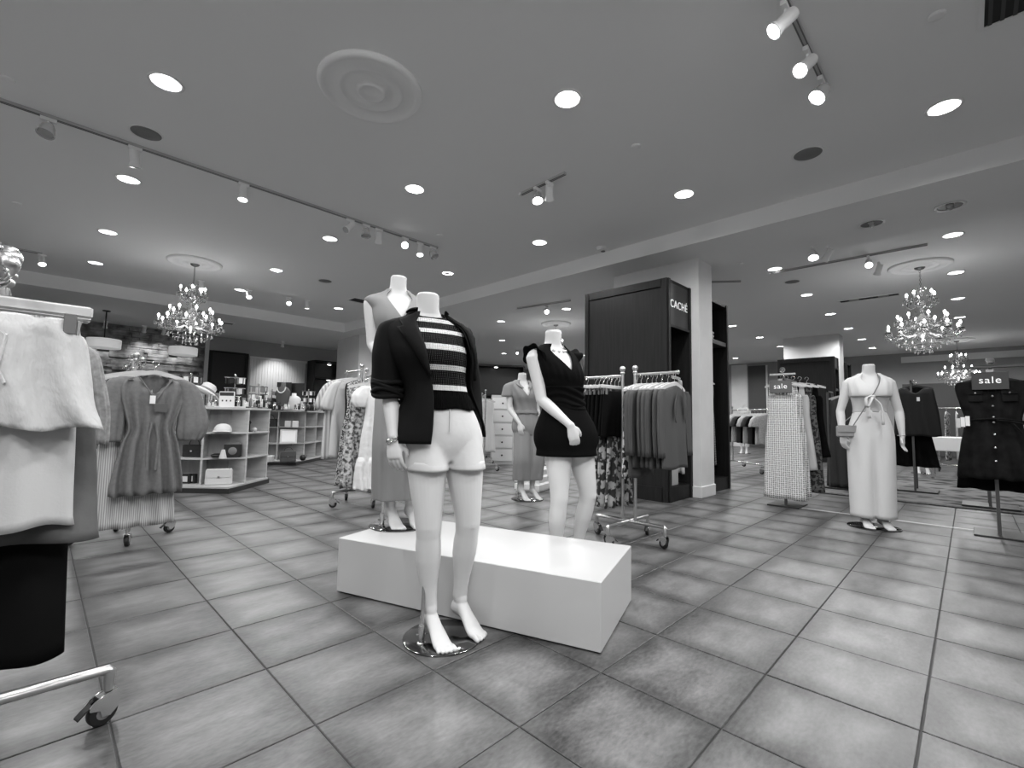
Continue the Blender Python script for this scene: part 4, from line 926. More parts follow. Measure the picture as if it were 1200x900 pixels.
# ---- rack with the grey romper
RACK = 'rack with the grey romper'
xrack(.52, 4.80, (1.475, 1.475), ((1.39, .36), (1.39, .36)), 'rolling steel rack with the grey tie-front romper on its end arm')
RG = mat('romper_grey', 108, .8, var=.06, vscale=40, bump=.08, bscale=200)
t, b = garment('romper', 'mid-grey linen romper with puff sleeves, tie front and hanging tags', 'romper', (.60, 4.39, 1.39), .05, [(-.105, .09), (-.113, .15), (-.135, .19), (-.22, .2), (-.4, .165), (-.52, .14), (-.62, .17), (-.9, .215), (-1.0, .22)], RG, .05, .04, 5, .2, gather=.012, sleeves=([(.16, 0, -.135), (.21, 0, -.19), (.255, 0, -.36), (.265, 0, -.52), (.25, 0, -.61)], [.04, .068, .088, .1, .07]), vdip=.16, hg=(False, None, .2), hlabel='pale wooden hanger holding the grey tie-front romper')
for s in (-1, 1):
    MB().tube([(s*.10, -.06, -.14), (s*.05, -.07, -.22), (s*.012, -.075, -.29)], .006, 6).build('neck_trim', RG, t, True)
    MB().tube([(s*.012, -.078, -.47), (s*.03, -.085, -.6), (s*.025, -.085, -.82)], [.007, .008, .010], 6).build('waist_tie', RG, t, True)
MB().box((-.02, -.09, -.30), (.034, .003, .06)).build('price_tag', PAPER, t); MB().box((.035, -.094, -.36), (.075, .003, .058)).build('brand_tag', mat('tag_grey', 84, .6), t)
for i, (y, L, g_, lab, kind) in enumerate(((4.48, 1.14, 'striped_pale', 'long pale vertically striped skirt hanging behind the grey romper', 'z'), (4.56, .8, 'tweed_grey', 'grey tweed dress next behind the striped skirt', 'n'), (4.64, 1.08, 'striped_dark', 'black and grey striped long dress beside the tweed dress', 'x'))):
    mm = pattern(g_, 'x', 150, 205, 26, .5, soft=.3) if kind == 'z' else (pattern(g_, 'blots', 70, 170, 90, .5, soft=.15) if kind == 'n' else pattern(g_, 'x', 18, 130, 14, .5, soft=.05))
    garment('dress' if i else 'skirt', lab, 'dress' if i else 'skirt', (.53-.02*i, y, 1.39), .03*i, dress_prof(L, .18, .18, .27), mm, .03, .02, 5, i*1.7, hg=(False, None, .2))
garment('shirt', 'white shirt at the far arm of the romper rack', 'shirt', (.50, 5.05, 1.39), 0, top_prof(.6), mat('white_cotton', 205), .035, sleeves=SLV_SHORT, hg=(False, None, .2))
garment('shirt', 'dark shirt at the far arm of the romper rack', 'shirt', (.50, 5.15, 1.39), 0, top_prof(.62), mat('black_cloth', 24), .035, sleeves=SLV_SHORT, hg=(False, None, .2))

# ---- rack between the cubby units and the plinth
RACK = 'rack of white and floral dresses'
xrack(2.60, 4.95, (1.60, 1.545), ((1.525, .36), (1.45, .34)), 'rolling rack of white tops and floral dresses beside the grey jumpsuit mannequin')
garment('shirt', 'pale plaid shirt with rolled sleeves at the end of the tall arm', 'shirt', (2.57, 5.34, 1.525), .15, top_prof(.92, .22, .27), pattern('plaid_pale', 'x', 150, 195, 9, .5, soft=.4), .05, .02, 4, .2, sleeves=SLV_PUFF, hg=(False, None, .2))
garment('blouse', 'white blouse with wide puffed sleeves on the tall arm', 'blouse', (2.58, 5.22, 1.525), .2, top_prof(.9, .22, .26), mat('white_cotton', 205), .05, .016, 3, 1.2, sleeves=SLV_PUFF, hg=(False, None, .2))
garment('dress', 'slim black dress squeezed between the white blouse and floral dress', 'dress', (2.62, 5.1, 1.525), .1, dress_prof(1.05, .17, .16, .2), mat('black_cloth', 24), .03, .015, 4, 2.2, hg=(False, None, .2))
garment('dress', 'black and white tweed dress low behind the white blouse', 'dress', (2.60, 5.02, 1.525), .1, dress_prof(1.2, .17, .16, .27), pattern('tweed_check', 'blots', 60, 190, 60, .5), .03, .015, 4, 2.2)
FLO = pattern('floral_small', 'blots', 55, 195, 30, .5, soft=.12)
garment('dress', 'small-flowered maxi dress hanging beside the ruffled white dress', 'dress', (2.57, 4.84, 1.45), -.1, dress_prof(1.13, .18, .17, .25), FLO, .05, .022, 4, .8, hg=(False, None, .2))
t, b = garment('dress', 'white ruffle-sleeved tiered dress at the end of the lower arm', 'dress', (2.66, 4.66, 1.45), -.15, dress_prof(1.15, .17, .17, .24), mat('white_cotton_ruffle', 222, .85, bump=1.0, bscale=22), .05, .02, 4, 1.4, sleeves=([(.16, 0, -.13), (.2, 0, -.18), (.225, 0, -.28), (.22, 0, -.36)], [.05, .085, .1, .06]), hg=(False, None, .2))
cloth(sheet([(-.9, .228), (-1.0, .25), (-1.24, .265)], .07, .03, 6, .4, 0).build('bottom_tier', mat('white_cotton_ruffle', 222), t, 'all'), .003)

# ---- rack of grey blazers and black shorts in front of the wardrobe
RACK = 'double-post rack before the wardrobe'
xrack(3.50, 2.05, (1.465, 1.465), ((1.38, .37), (1.385, .37)), 'rolling double-post rack of grey blazers and black shorts before the wardrobe')
BG = mat('blazer_grey', 80, .85, spec=.12, bump=.06, bscale=300)
for i in range(7):
    t, b = garment('blazer', 'longer mid-grey blazer hung first beside the posts of the double-post rack' if i == 0 else ('mid-grey blazer with open lapels showing at the arm end of the double-post rack' if i == 6 else 'mid-grey blazer hung among identical ones on the double-post rack'), 'blazer', (3.50+random.uniform(-.012, .012), 1.93-.045*i-(.02 if i > 5 else 0), 1.385), random.uniform(-.08, .08), [(-.105, .075), (-.113, .16), (-.135, .2), (-.25, .2), (-.45, .185), (-.75, .2)] if i else [(-.105, .075), (-.113, .16), (-.135, .2), (-.25, .2), (-.6, .195), (-.84, .2)], BG, .022, .006, 2, i*1.1, sleeves=([(.185, 0, -.145), (.215, 0, -.2), (.228, 0, -.4), (.235, -.01, -.66)], [.04, .046, .042, .036]), group='grey blazers on the double-post rack', hg=(False, None, .2))
    if i == 6:
        for s in (-1, 1): cloth(MB().loft([[(s*(.03+.05*u), -.045-.004*k, -.12-.3*u*.9) if k == 0 else (s*(.03+.05*u+.05*math.sin(PI*u)), -.05, -.13-.3*u*.9) for k in (0, 1)] for u in np.linspace(0, 1, 8)], cap=False, closed=False).build('lapel', BG, t, 'all'), .003)
for i, (y, kind) in enumerate(((1.985, 0), )):
    garment('blouse', ('black and white line-print blouse next to the first grey blazer', 'black and white print scarf blouse at the arm end past the blazers')[i], 'blouse', (3.52, y, 1.385), .05, top_prof(.74 if i == 0 else .5), pattern('line_print', 'blots', 30, 200, 24, .5, soft=.03), .025, hg=(False, None, .2))
for i, y in enumerate((2.36, 2.32, 2.28, 2.24, 2.20, 2.16)):
    t, b = garment('shorts', 'black tailored shorts clipped side by side on the double-post rack' if i else 'black tailored shorts with a white price tag on the double-post rack', 'shorts', (3.46, y, 1.38), random.uniform(-.06, .06), [(-.135, .15), (-.2, .165), (-.45, .19), (-.52, .195)], mat('black_cloth', 24), .018, .008, 3, i, 0, group='black shorts on the double-post rack', hg=(True, None, .2), hlabel=None)
    if i == 0: MB().box((-.1, -.03, -.3), (.035, .003, .07)).build('price_tag', PAPER, t)
garment('blouse', 'pale soft-print blouse at the arm end beside the black shorts', 'blouse', (3.47, 2.455, 1.38), .1, top_prof(.62, .19, .22), pattern('soft_print', 'blots', 130, 205, 16, .5, soft=.12), .03, .014, 4, .3, hg=(False, None, .2))
FLB = pattern('floral_bold', 'blots', 45, 175, 20, .52, soft=.03)
for i, y in enumerate((2.34, 2.26, 2.18)):
    garment('skirt', 'bold dark-flowered long skirt hung among its twins behind black shorts', 'skirt', (3.55, y, 1.38), random.uniform(-.05, .05), skirt_prof(.98, .13, .2), FLB, .022, .014, 4, i*2.1, 0, group='bold floral skirts on the double-post rack', hg=(True, None, .2))
# ---- clothes inside the wardrobes
RACK = 'rail inside a dark wardrobe'
for i, x in enumerate((5.62, 5.70, 5.79, 5.88, 5.97)):
    garment('blouse', 'black and white patterned blouse on the rail inside the lettered wardrobe', 'blouse', (x, 2.94, 1.715), PI/2+.1*i, top_prof(.55, .2, .22), pattern('graphic_print', 'blots', 25, 215, 13, .5, soft=.02), .025, .01, 3, i, group='patterned blouses in the lettered wardrobe', hg=(False, None, .2))
t, b = garment('dress', 'pale long dress hanging low in the lettered wardrobe', 'dress', (6.03, 2.9, 1.715), PI/2, dress_prof(1.3, .17, .16, .2), mat('white_cotton', 205), .02)
bx_ = MB().cbox((5.78, 2.80, .28), (.2, .16, .2), .004).build('shoe_box', mat('box_pale', 170, .6)); tag(bx_, 'pale box on the floor of the lettered wardrobe', 'box')
for i, x in enumerate((6.95, 7.03, 7.11, 7.2, 7.28)):
    garment('dress', 'dark zigzag patterned dress on the rail of the open wardrobe' if i % 2 else 'plain black dress on the rail of the open wardrobe', 'dress', (x, 2.92, 1.715), PI/2-.1*i, dress_prof(1.1+.05*i, .18, .17, .22), pattern('zigzag_dark', 'z', 22, 170, 20, .55, rot=(0, .6, 0)) if i % 2 else mat('black_cloth', 24), .03, .012, 4, i, group='dark dresses in the open wardrobe', hg=(False, None, .2))
fb = thing('folded_stack', 'small folded grey bundle on the top shelf of the open wardrobe', 'folded clothes', (6.98, 2.85, 2.21))
for k in range(3): MB().cbox((0, 0, .03+.05*k), (.24, .3, .046), .012).build('folded_garment', mat('bag_grey', 150), fb, True)

# ================================================================== right-hand side: sale stands, rug and racks
def sale_stand(cx, cy, zb, label, depth, sign=True, ball=True, white=True, yw=.14):
    t = thing('display_stand', label, 'clothes stand', (cx, cy, 0))
    MB().cbox((.08, 0, .008), (.42, .34, .016), .003).build('base_plate', mat('stand_base', 62, .4, .6), t)
    MB().box((.02, 0, zb/2), (.026, .026, zb)).build('post', mat('stand_post', 92, .4, .7), t)
    MB().cbox((0, 0, zb), (.035, yw*2, .022), .004).build('cross_bar', HW if white else mat('stand_post', 92), t)
    MB().box((depth/2, 0, zb-.05), (depth, .024, .024)).build('face_arm', mat('stand_post', 92), t)
    if ball: MB().ball((0, -.0, zb+.055), .034, 12).build('crystal_ball', mat('crystal', 210, .06, .9), t)
    return t
SG = mat('sale_sign', 96, .6); SGD = mat('sale_sign_dark', 58, .6)
def sale_sign(x, y, z, g, label, wd=.24, h=.15):
    s_ = thing('sale_sign', label, 'sign', (x, y, z)); MB().cbox((0, 0, 0), (.008, wd, h), .002).build('board', g, s_)
    text('lettering', 'sale', .088, mat('sign_white', 245, .4, emit=.6), s_, (-.006, 0, .005), (PI/2, 0, -PI/2), .001)
    MB().box((0, 0, h/2+.012), (.01, .05, .024)).build('clip', CHROME, s_); return s_
sale_stand(6.41, 1.62, 1.60, 'square-based display stand with pale top bar carrying the dotted white dress', .62)
sale_sign(6.315, 1.62, 1.44, SG, 'grey sale sign framed by the straps of the dotted dress')
DOT = pattern('dotted_white', 'dots', 120, 226, 44, .36, soft=.1, stretch=(1, .001, 1))
def strap_dress(x, y, z, L, m, label, w0=.165, w1=.235, rz=-PI/2, cat='dress'):
    t = thing('sun_dress', label, cat, (x, y, z), rz)
    cloth(sheet([(-.24, w0*.9), (-.28, w0), (-.5, w0*1.02), (-.8, (w0+w1)/2), (-L, w1)], .05, .007, 3, .4, 0).build('cloth_body', m, t, 'all'), .003)
    for s in (-1, 1):
        cloth(MB().loft([[(s*(w0*.62+.02*k*u+.018*k), -.05+.05*(1-u)*0-.02*u, -.10-.15*u) for k in (-1, 1)] for u in np.linspace(0, 1, 5)], cap=False, closed=False).build('strap', m, t), .004)
    hanger((x, y, z), rz, False, None, .2, 'pale wooden hanger holding a dress on the sale stand', 'sale stand hangers'); return t
strap_dress(6.40, 1.62, 1.59, 1.50, DOT, 'white strappy long dress covered in small dark dots')
for i, (x, m, lab, L) in enumerate(((6.50, DOT, 'second dotted white dress right behind the first on the stand', 1.46), (6.60, mat('white_cotton', 205), 'plain white dress behind the dotted ones on the stand', 1.15), (6.70, pattern('dark_print', 'blots', 22, 90, 30, .5), 'dark printed long dress on the same stand', 1.42), (6.82, mat('black_cloth', 24), 'black dress with white tags at the end of the stand', 1.0))):
    t = strap_dress(x, 1.60-.05*i, 1.59, L, m, lab)
    if i == 3:
        for k in range(3): MB().box((-.14+.06*k, -.09, -.80-.01*k), (.04, .003, .1)).build('price_tag', PAPER, t)
# denim dress stand
sale_stand(6.22, -.165, 1.56, 'square-based stand with crystal ball carrying the dark denim dress', .5, white=False, yw=.24)
DEN = mat('dark_denim', 26, .9, spec=.06, var=.3, vscale=12, bump=.1, bscale=260)
t, b = garment('denim_dress', 'dark denim sleeveless button-front dress with belt and metal buttons', 'dress', (6.20, -.165, 1.55), -PI/2, [(-.09, .1), (-.1, .2), (-.125, .245), (-.3, .225), (-.45, .185), (-.53, .18), (-.6, .2), (-.85, .245), (-1.03, .262)], DEN, .075, .014, 5, .6, .12, hg=(False, HB_, .2), hlabel='black hanger holding the dark denim dress', vdip=.1)
for s in (-1, 1):
    cloth(MB().loft([[(s*(.02+.05*u), -.095, -.11-.13*(1-u) if k == 0 else -.10-.06*(1-u)) for k in (0, 1)] for u in np.linspace(0, 1, 5)], cap=False, closed=False).build('collar', DEN, t), .004)
    MB().cbox((s*.11, -.085, -.27), (.10, .012, .10), .003).build('chest_pocket', DEN, t); MB().cbox((s*.11, -.094, -.235), (.105, .010, .035), .003).build('pocket_flap', DEN, t)
    MB().ball((s*.11, -.101, -.24), .010, 10).build('button', CHROME, t, 'all')
for z in (-.27, -.36, -.46, -.51, -.62, -.74, -.86): MB().ball((0, -.092, z), .0115, 10).build('button', CHROME, t, 'all')
MB().tube([(.19*math.sin(a), -.09*math.cos(a), -.49+.012*math.cos(2*a)) for a in np.linspace(0, 2*PI, 25)], .011, 6, False).build('belt', DEN, t, True)
for p in ([(.02, -.1, -.49), (.12, -.115, -.52), (.17, -.1, -.60)], [(.02, -.1, -.49), (.1, -.12, -.50), (.19, -.1, -.52)]): MB().tube(p, .010, 6).build('belt_tail', DEN, t, True)
for k in range(3): MB().box((-.235+.032*k, -.10, -.52+.01*k), (.03, .003, .09)).build('price_tag', PAPER if k else mat('tag_pale', 200, .7), t)
sale_sign(6.095, -.155, 1.42, SGD, 'dark sale sign clipped over the collar of the denim dress', .24, .16)
for i in range(2):
    garment('denim_dress', ('second dark dress hanging directly behind the denim dress', 'third dark dress last behind the denim dress')[i], 'dress', (6.36+.12*i, -.165, 1.51), -PI/2, dress_prof(1.0, .22, .19, .27), mat('black_cloth', 24), .04, hg=(False, HB_, .2), hlabel='black hanger behind the denim dress stand' if i else 'black hanger just behind the dark denim dress')
# rug
def rug_mat():
    m = mat('rug_pattern', 90, .95); nt = m.node_tree; b = nt.nodes['Principled BSDF']; tc = nt.nodes.new('ShaderNodeTexCoord')
    a = nt.nodes.new('ShaderNodeTexVoronoi'); a.inputs['Scale'].default_value = 3.5; n = nt.nodes.new('ShaderNodeTexNoise'); n.inputs['Scale'].default_value = 7; n.inputs['Detail'].default_value = 6
    for k_ in (a, n): nt.links.new(tc.outputs['Object'], k_.inputs['Vector'])
    mm = nt.nodes.new('ShaderNodeMath'); mm.operation = 'MULTIPLY'; nt.links.new(a.outputs['Distance'], mm.inputs[0]); nt.links.new(n.outputs[0], mm.inputs[1])
    r = nt.nodes.new('ShaderNodeValToRGB'); e = r.color_ramp.elements; e[0].position = .12; e[1].position = .3; p, q_ = lin(26), lin(112); e[0].color = (p, p, p, 1); e[1].color = (q_, q_, q_, 1)
    nt.links.new(mm.outputs[0], r.inputs[0]); nt.links.new(r.outputs[0], b.inputs['Base Color']); return m
t = thing('area_rug', 'large dark patterned area rug under the clothes stands', 'rug', (9.85, -.5, 0))
MB().cbox((0, 0, .007), (3.8, 4.9, .012), .004).build('pile_field', rug_mat(), t)
for s in (-1, 1): MB().cbox((s*1.86, 0, .0095), (.1, 4.9, .015), .003).build('border', mat('rug_border', 74, .95, var=.3, vscale=30), t); MB().cbox((0, s*2.41, .0093), (3.62, .1, .0148), .003).build('border', mat('rug_border', 74), t)
strip = struct(MB().box((6.40, -1.2, .001), (.035, 5.6, .004)).build('trim_6', mat('floor_strip_pale', 205, .35)));  # thin pale strip across the floor
def low_rack(x, y, label, items, H=1.55, rz=0.0):
    """dark square-tube stand on the rug with one face-out arm"""
    t = thing('clothes_stand', label, 'clothes stand', (x, y, .0176), rz); m = mat('stand_post', 92)
    MB().cbox((0, 0, .01), (.45, .5, .02), .003).build('base_plate', mat('stand_base', 62), t)
    for s in (-1, 1): MB().box((s*.18, 0, H/2), (.026, .026, H)).build('post', m, t)
    MB().box((0, 0, H-.013), (.386, .026, .026)).build('cross_bar', m, t)
    return t
BT = mat('dark_satin', 36, .5, spec=.15)
low_rack(9.35, .60, 'dark twin-post stand on the rug holding the dark cowl tank top', 0, 1.66)
garment('tank_top', 'dark satin cowl-neck tank top with white neck tag on the rug stand', 'top', (9.20, .55, 1.68), -PI/2, [(-.09, .1), (-.1, .17), (-.125, .2), (-.3, .22), (-.5, .25), (-.84, .27)], BT, .05, .012, 3, .5, .15, tags=1, vdip=.12, hg=(False, HB_, .2), hlabel='black hanger holding the dark cowl tank top')
garment('skirt', 'long black skirt hanging beneath the dark cowl tank top', 'skirt', (9.33, .62, 1.0), -PI/2, skirt_prof(.6, .2, .3, -.02), mat('black_cloth', 24), .05, .02, 4, .3, 0)
RACK = 'stand at the rug corner'
low_rack(8.75, 1.55, 'dark twin-post stand on the rug with long brown-grey gowns', 0, 1.5)
for i in range(3): garment('gown', 'long grey satin gown on the stand at the rug corner' if i < 2 else 'long black gown on the stand at the rug corner', 'dress', (8.6+.12*i, 1.36-.03*i, 1.52), -PI/2+.1*i, dress_prof(1.36, .16, .17, .24), mat('grey_satin', 60, .6, spec=.2) if i < 2 else mat('black_cloth', 24), .05, .02, 4, i, group='long gowns at the rug corner', hg=(False, None, .2))
low_rack(8.3, -.15, 'dark twin-post stand on the rug edge behind the denim dress', 0, 1.3)
low_rack(8.15, -.75, 'dark twin-post stand on the rug past the denim dress', 0, 1.3)
garment('blouse', 'grey blouse on the rug stand past the denim dress', 'blouse', (8.0, -.72, 1.30), -PI/2, top_prof(.6), mat('grey_satin', 78), .04, hg=(False, HB_, .2), hlabel='black hanger with the grey blouse past the denim dress')
# white tub table and small mannequin beyond the rug
t = thing('display_table', 'low white box table beyond the rug', 'table', (12.25, .2, 0)); MB().cbox((0, 0, .66), (.7, .75, .26), .01).build('tray_top', WHITE, t)
for sx in (-1, 1):
    for sy in (-1, 1): MB().box((sx*.3, sy*.32, .265), (.04, .04, .53)).build('leg', CHROME, t)
DB = Body([(.78, 0, 0), (1.57, 0, 0)], leg_set(), straight_arms())
def dress_dummy(x, y, rz, m, label, zhem=.5):
    t = thing('mannequin', label, 'mannequin', (x, y, .016 if 8 < x < 11.7 and y < 1.9 else 0), rz); stand(t, .2, (0, .1, 0, 0), .8); DB.build(t, .012, hands=(False, False))
    b = wrap(DB, max(.8, zhem), vneck(.12), lambda z, th: .025+.006*math.sin(9*th)+.12*max(0, (1.05-z)/.3), -PI, PI, 48, 18, True); cloth(b.build('dress', m, t, 'all'), .004)
    return t
dress_dummy(13.0, .72, -1.5, mat('white_cotton', 205), 'far mannequin in a pale knee dress beyond the white table')
dress_dummy(16.0, 5.2, -1.4, mat('white_cotton', 205), 'far mannequin in a white tee against the back wall')
# long straight rails with many clothes farther back
TONE = {'black_cloth': 'black', 'white_cotton': 'white', 'grey_satin': 'dark grey', 'grey_marl': 'mid-grey', 'floral_small': 'small-flowered'}
def straight_rack(x, y, rz, L, H, label, items, gl, seed):
    """double-rail rolling rack; items = list of (name, cat, label, mats, count, length)"""
    t = thing('rail_rack', label, 'clothes rack', (x, y, 0), rz)
    for s in (-1, 1):
        MB().tube([(s*L/2, 0, .13), (s*L/2, 0, H)], .013, 10).build('post', CHROME, t, True)
        MB().box((s*L/2, 0, .13), (.03, .5, .03)).build('foot', CHROME, t)
        for v in (-.24, .24): caster(t, s*L/2, v, rz, False)
        MB().ball((s*L/2, 0, H+.015), .022, 10).build('ball_finial', CHROME, t, 'all')
    MB().tube([(-L/2, 0, H-.05), (L/2, 0, H-.05)], .012, 10).build('rail', CHROME, t, True)
    MB().tube([(-L/2, 0, .14), (L/2, 0, .14)], .012, 10).build('lower_rail', CHROME, t, True)
    rr = random.Random(seed); n = sum(i[4] for i in items); k = 0; c, s_ = math.cos(rz), math.sin(rz)
    for nm, cat, lab, ms, cnt, ln in items:
        first = {}
        for q_ in range(cnt):
            u = -L/2+.08+(L-.16)*(k+.5)/n; k += 1; loc = (x+u*c, y+u*s_, H-.05); a = rz+PI/2+rr.uniform(-.15, .15); m = ms[q_ % len(ms)]
            if m.name in first: copy_tree(first[m.name], loc, a)
            else:
                o, _ = garment(nm, TONE[m.name]+' '+lab, cat, loc, a, top_prof(ln, .19, .21) if cat != 'dress' else dress_prof(ln, .17, .16, .22), m, .022, .008, 3, rr.uniform(0, 6), group=gl, sleeves=SLV_SHORT if cat != 'dress' else None, hg=None); first[m.name] = o
            hanger(loc, a, label='pale hanger on the '+gl.split(' on the ')[1], group='hangers on the '+gl.split(' on the ')[1])
K, W_, G1, G2 = mat('black_cloth', 24), mat('white_cotton', 205), mat('grey_satin', 78), mat('grey_marl', 138)
straight_rack(10.6, 3.3, PI/2-.75, 1.5, 1.32, 'crowded chrome rail of mixed tops behind the dotted dress', [('shirt', 'shirt', 'shirt on the rail behind the dotted dress', [G2, W_, K, G1], 12, .6)], 'shirts on the rail behind the dotted dress', 5)
straight_rack(12.3, 5.0, PI/2-.75, 1.3, 1.32, 'second crowded chrome rail beside the far wardrobe', [('shirt', 'shirt', 'shirt on the rail beside the far wardrobe', [K, W_, FLO, G1], 10, .65)], 'shirts on the rail beside the far wardrobe', 6)
straight_rack(6.3, 7.0, .9, 1.2, 1.5, 'chrome rail of long clothes behind the striped knit mannequin', [('dress', 'dress', 'dress on the rail behind the striped knit mannequin', [W_, G1, K, G2], 8, 1.0)], 'dresses on the rail behind the striped knit mannequin', 8)
straight_rack(8.3, 9.2, .6, 1.3, 1.5, 'chrome rail of dresses farther behind the striped knit mannequin', [('dress', 'dress', 'dress on the farthest chrome rail', [K, FLO, G2, W_], 9, 1.05)], 'dresses on the farthest chrome rail', 9)
straight_rack(13.2, 7.6, .5, 1.8, 1.4, 'long chrome rail of tops beyond the wardrobe end panel', [('shirt', 'shirt', 'top on the long rail beyond the wardrobe', [K, G1, W_], 12, .6)], 'tops on the long rail beyond the wardrobe', 12)
straight_rack(14.2, -.6, PI/2, 2.2, 1.45, 'long chrome rail of gowns beyond the white table', [('dress', 'dress', 'gown on the long rail beyond the white table', [FLO, G1, K, W_], 13, 1.05)], 'gowns on the long rail beyond the white table', 13)
# slatted crate behind the far mannequin
t = thing('slatted_crate', 'low white slatted crate behind the grey jumpsuit mannequin', 'crate', (5.05, 4.45, 0), .3)
for z in (.06, .16, .26):
    for s in (-1, 1): MB().box((0, s*.18, z), (.6, .018, .07)).build('slat', WHITE, t); MB().box((s*.3, 0, z), (.018, .378, .07)).build('slat', WHITE, t)
MB().box((0, 0, .012), (.58, .35, .02)).build('bottom_board', WHITE, t)
# ================================================================== chandeliers and pendant lamps
CRY = mat('crystal_glass', 205, .06, 0.0, trans=.75, spec=.9)
BULB = mat('candle_bulb', 255, .4, emit=26.0)
CANDLE = mat('candle_sleeve', 215, .5)
def chandelier_proto(loc, label):
    t = thing('chandelier', label, 'chandelier', loc, 0, None)
    MB().lathe([(.001, 0), (.065, -.002), (.065, -.012), (.05, -.03), (.012, -.045)], n=20).build('canopy', mat('chandelier_metal', 110, .3, .9), t, True)
    b = MB()
    for k in range(9):
        z = -.05-.032*k; b.tube([(.010*math.cos(a)*(1 if k % 2 else 0), .010*math.cos(a)*(0 if k % 2 else 1), z-.016+.019*math.sin(a)) for a in np.linspace(0, 2*PI, 9)], .0028, 5, False)
    b.build('chain', mat('chandelier_metal', 110), t, True)
    MB().lathe([(.001, -.33), (.018, -.335), (.03, -.36), (.012, -.39), (.045, -.42), (.02, -.46), (.014, -.52), (.05, -.56), (.06, -.59), (.02, -.64), (.016, -.72), (.06, -.77), (.085, -.82), (.05, -.87), (.02, -.9), (.06, -.95), (.085, -1.0), (.06, -1.05), (.02, -1.1), (.03, -1.13), (.001, -1.17)], n=14).build('crystal_stem', CRY, t, True)
    def tier(n, r, zb, zt, rot, drops):
        first = None
        for k in range(n):
            a = rot+2*PI*k/n
            if first is None:
                P = [tuple(cr([0, .25, .5, .75, 1], [(.03, 0, zb+.05), (r*.35, 0, zb-.03), (r*.7, 0, zb-.065), (r*.97, 0, zb-.03), (r, 0, zt-.1)], u)) for u in np.linspace(0, 1, 14)]
                o = MB().tube(P, .0085, 7).build('arm', CRY, t, True); o.rotation_euler = (0, 0, a)
                MB().lathe([(.008, -.012), (.045, .002), (.05, .010), (.02, .004), (.008, .004)], (r, 0, zt-.1), 14).build('drip_dish', CRY, o, True)
                MB().lathe([(.011, 0), (.011, .065), (.001, .066)], (r, 0, zt-.095), 10).build('candle_sleeve', CANDLE, o, True)
                MB().lathe([(.001, 0), (.010, .004), (.017, .018), (.016, .03), (.007, .05), (.001, .056)], (r, 0, zt-.03), 10).build('bulb', BULB, o, 'all')
                d = MB()
                for q in range(drops):
                    aa = 2*PI*q/drops; c = (r+.045*math.cos(aa), .045*math.sin(aa), zt-.1)
                    d.ball((c[0], c[1], c[2]-.012), .007, 6); d.lathe([(.001, -.06), (.010, -.045), (.007, -.028), (.001, -.018)], c, 6)
                stuff(d.build('crystal_drops', CRY, o)); first = o
            else:
                o = copy_tree(first, parent=t); o.rotation_euler = (0, 0, a)
        # bead swags from the stem to the arm ends
        s_ = MB()
        for k in range(n):
            a = rot+2*PI*k/n
            for q in range(1, 9):
                u = q/9; rr = .05+(r-.05)*u; z = zt+.14*(1-u)-.1*u-.14*math.sin(PI*u)
                s_.ball((rr*math.cos(a), rr*math.sin(a), z), .0075, 5)
                a2 = a+2*PI/n*u; s_.ball((r*math.cos(a2), r*math.sin(a2), zt-.13-.07*math.sin(PI*u)), .007, 5)
        stuff(s_.build('bead_swags', CRY, t))
    tier(10, .42, -1.02, -.90, .1, 6); tier(8, .29, -.86, -.74, .3, 5); tier(5, .17, -.56, -.40, .2, 4)
    d = MB()
    for r, z, n in ((.30, -1.18, 18), (.2, -1.24, 14), (.1, -1.30, 9)):
        for k in range(n):
            a = 2*PI*k/n; d.lathe([(.001, -.055), (.011, -.04), (.008, -.02), (.001, 0)], (r*math.cos(a), r*math.sin(a), z+.03), 6); d.ball((r*math.cos(a), r*math.sin(a), z+.04), .008, 5)
    stuff(d.build('crystal_fringe', CRY, t))
    for r, z in ((.30, -1.14), (.2, -1.2), (.1, -1.26)): MB().tube([(r*math.cos(a), r*math.sin(a), z) for a in np.linspace(0, 2*PI, 33)], .004, 5, False).build('fringe_ring', mat('chandelier_metal', 110), t, True)
    return t
def point(loc, w_, r=.25):
    L = bpy.data.lights.new('chandelier_lamp', 'POINT'); L.energy = w_; L.shadow_soft_size = r; o = bpy.data.objects.new('chandelier_lamp', L); COL.objects.link(o); o.location = loc
c0 = chandelier_proto((9.25, .44, CEIL-.03), 'large crystal chandelier with lit candle bulbs over the rug')
copy_tree(c0, (1.62, 8.85, CEIL-.03), .5, 'crystal chandelier with lit candle bulbs in front of the stone wall')
copy_tree(c0, (18.0, .15, CEIL-.03), .9, 'smaller-looking far crystal chandelier below the one over the rug')
copy_tree(c0, (9.1, 7.42, CEIL-.03), .2, 'crystal chandelier mostly hidden behind the black romper mannequin')
for x, y in ((9.25, .44), (1.62, 8.85), (18.0, .15), (9.1, 7.42)): point((x, y, 2.3), BULB_W)
def pendant(x, y, label, zs=2.45):
    t = thing('drum_pendant', label, 'pendant lamp', (x, y, SOFF))
    MB().lathe([(.001, 0), (.07, -.001), (.07, -.02), (.001, -.021)], n=16).build('canopy', BLACK, t, True)
    MB().tube([(0, 0, -.02), (0, 0, zs-SOFF+.1)], .012, 8).build('rod', BLACK, t, True)
    MB().lathe([(.001, zs-SOFF+.1), (.29, zs-SOFF+.1), (.30, zs-SOFF+.09), (.30, zs-SOFF-.09), (.29, zs-SOFF-.1), (.001, zs-SOFF-.1)], n=28).build('drum_shade', mat('drum_shade', 230, .6, emit=.35), t, True)
p_ = on_level(125, 364, SOFF); pendant(p_.x, p_.y, 'white drum pendant on a black rod before the stone wall', above(125, 403, p_).z)
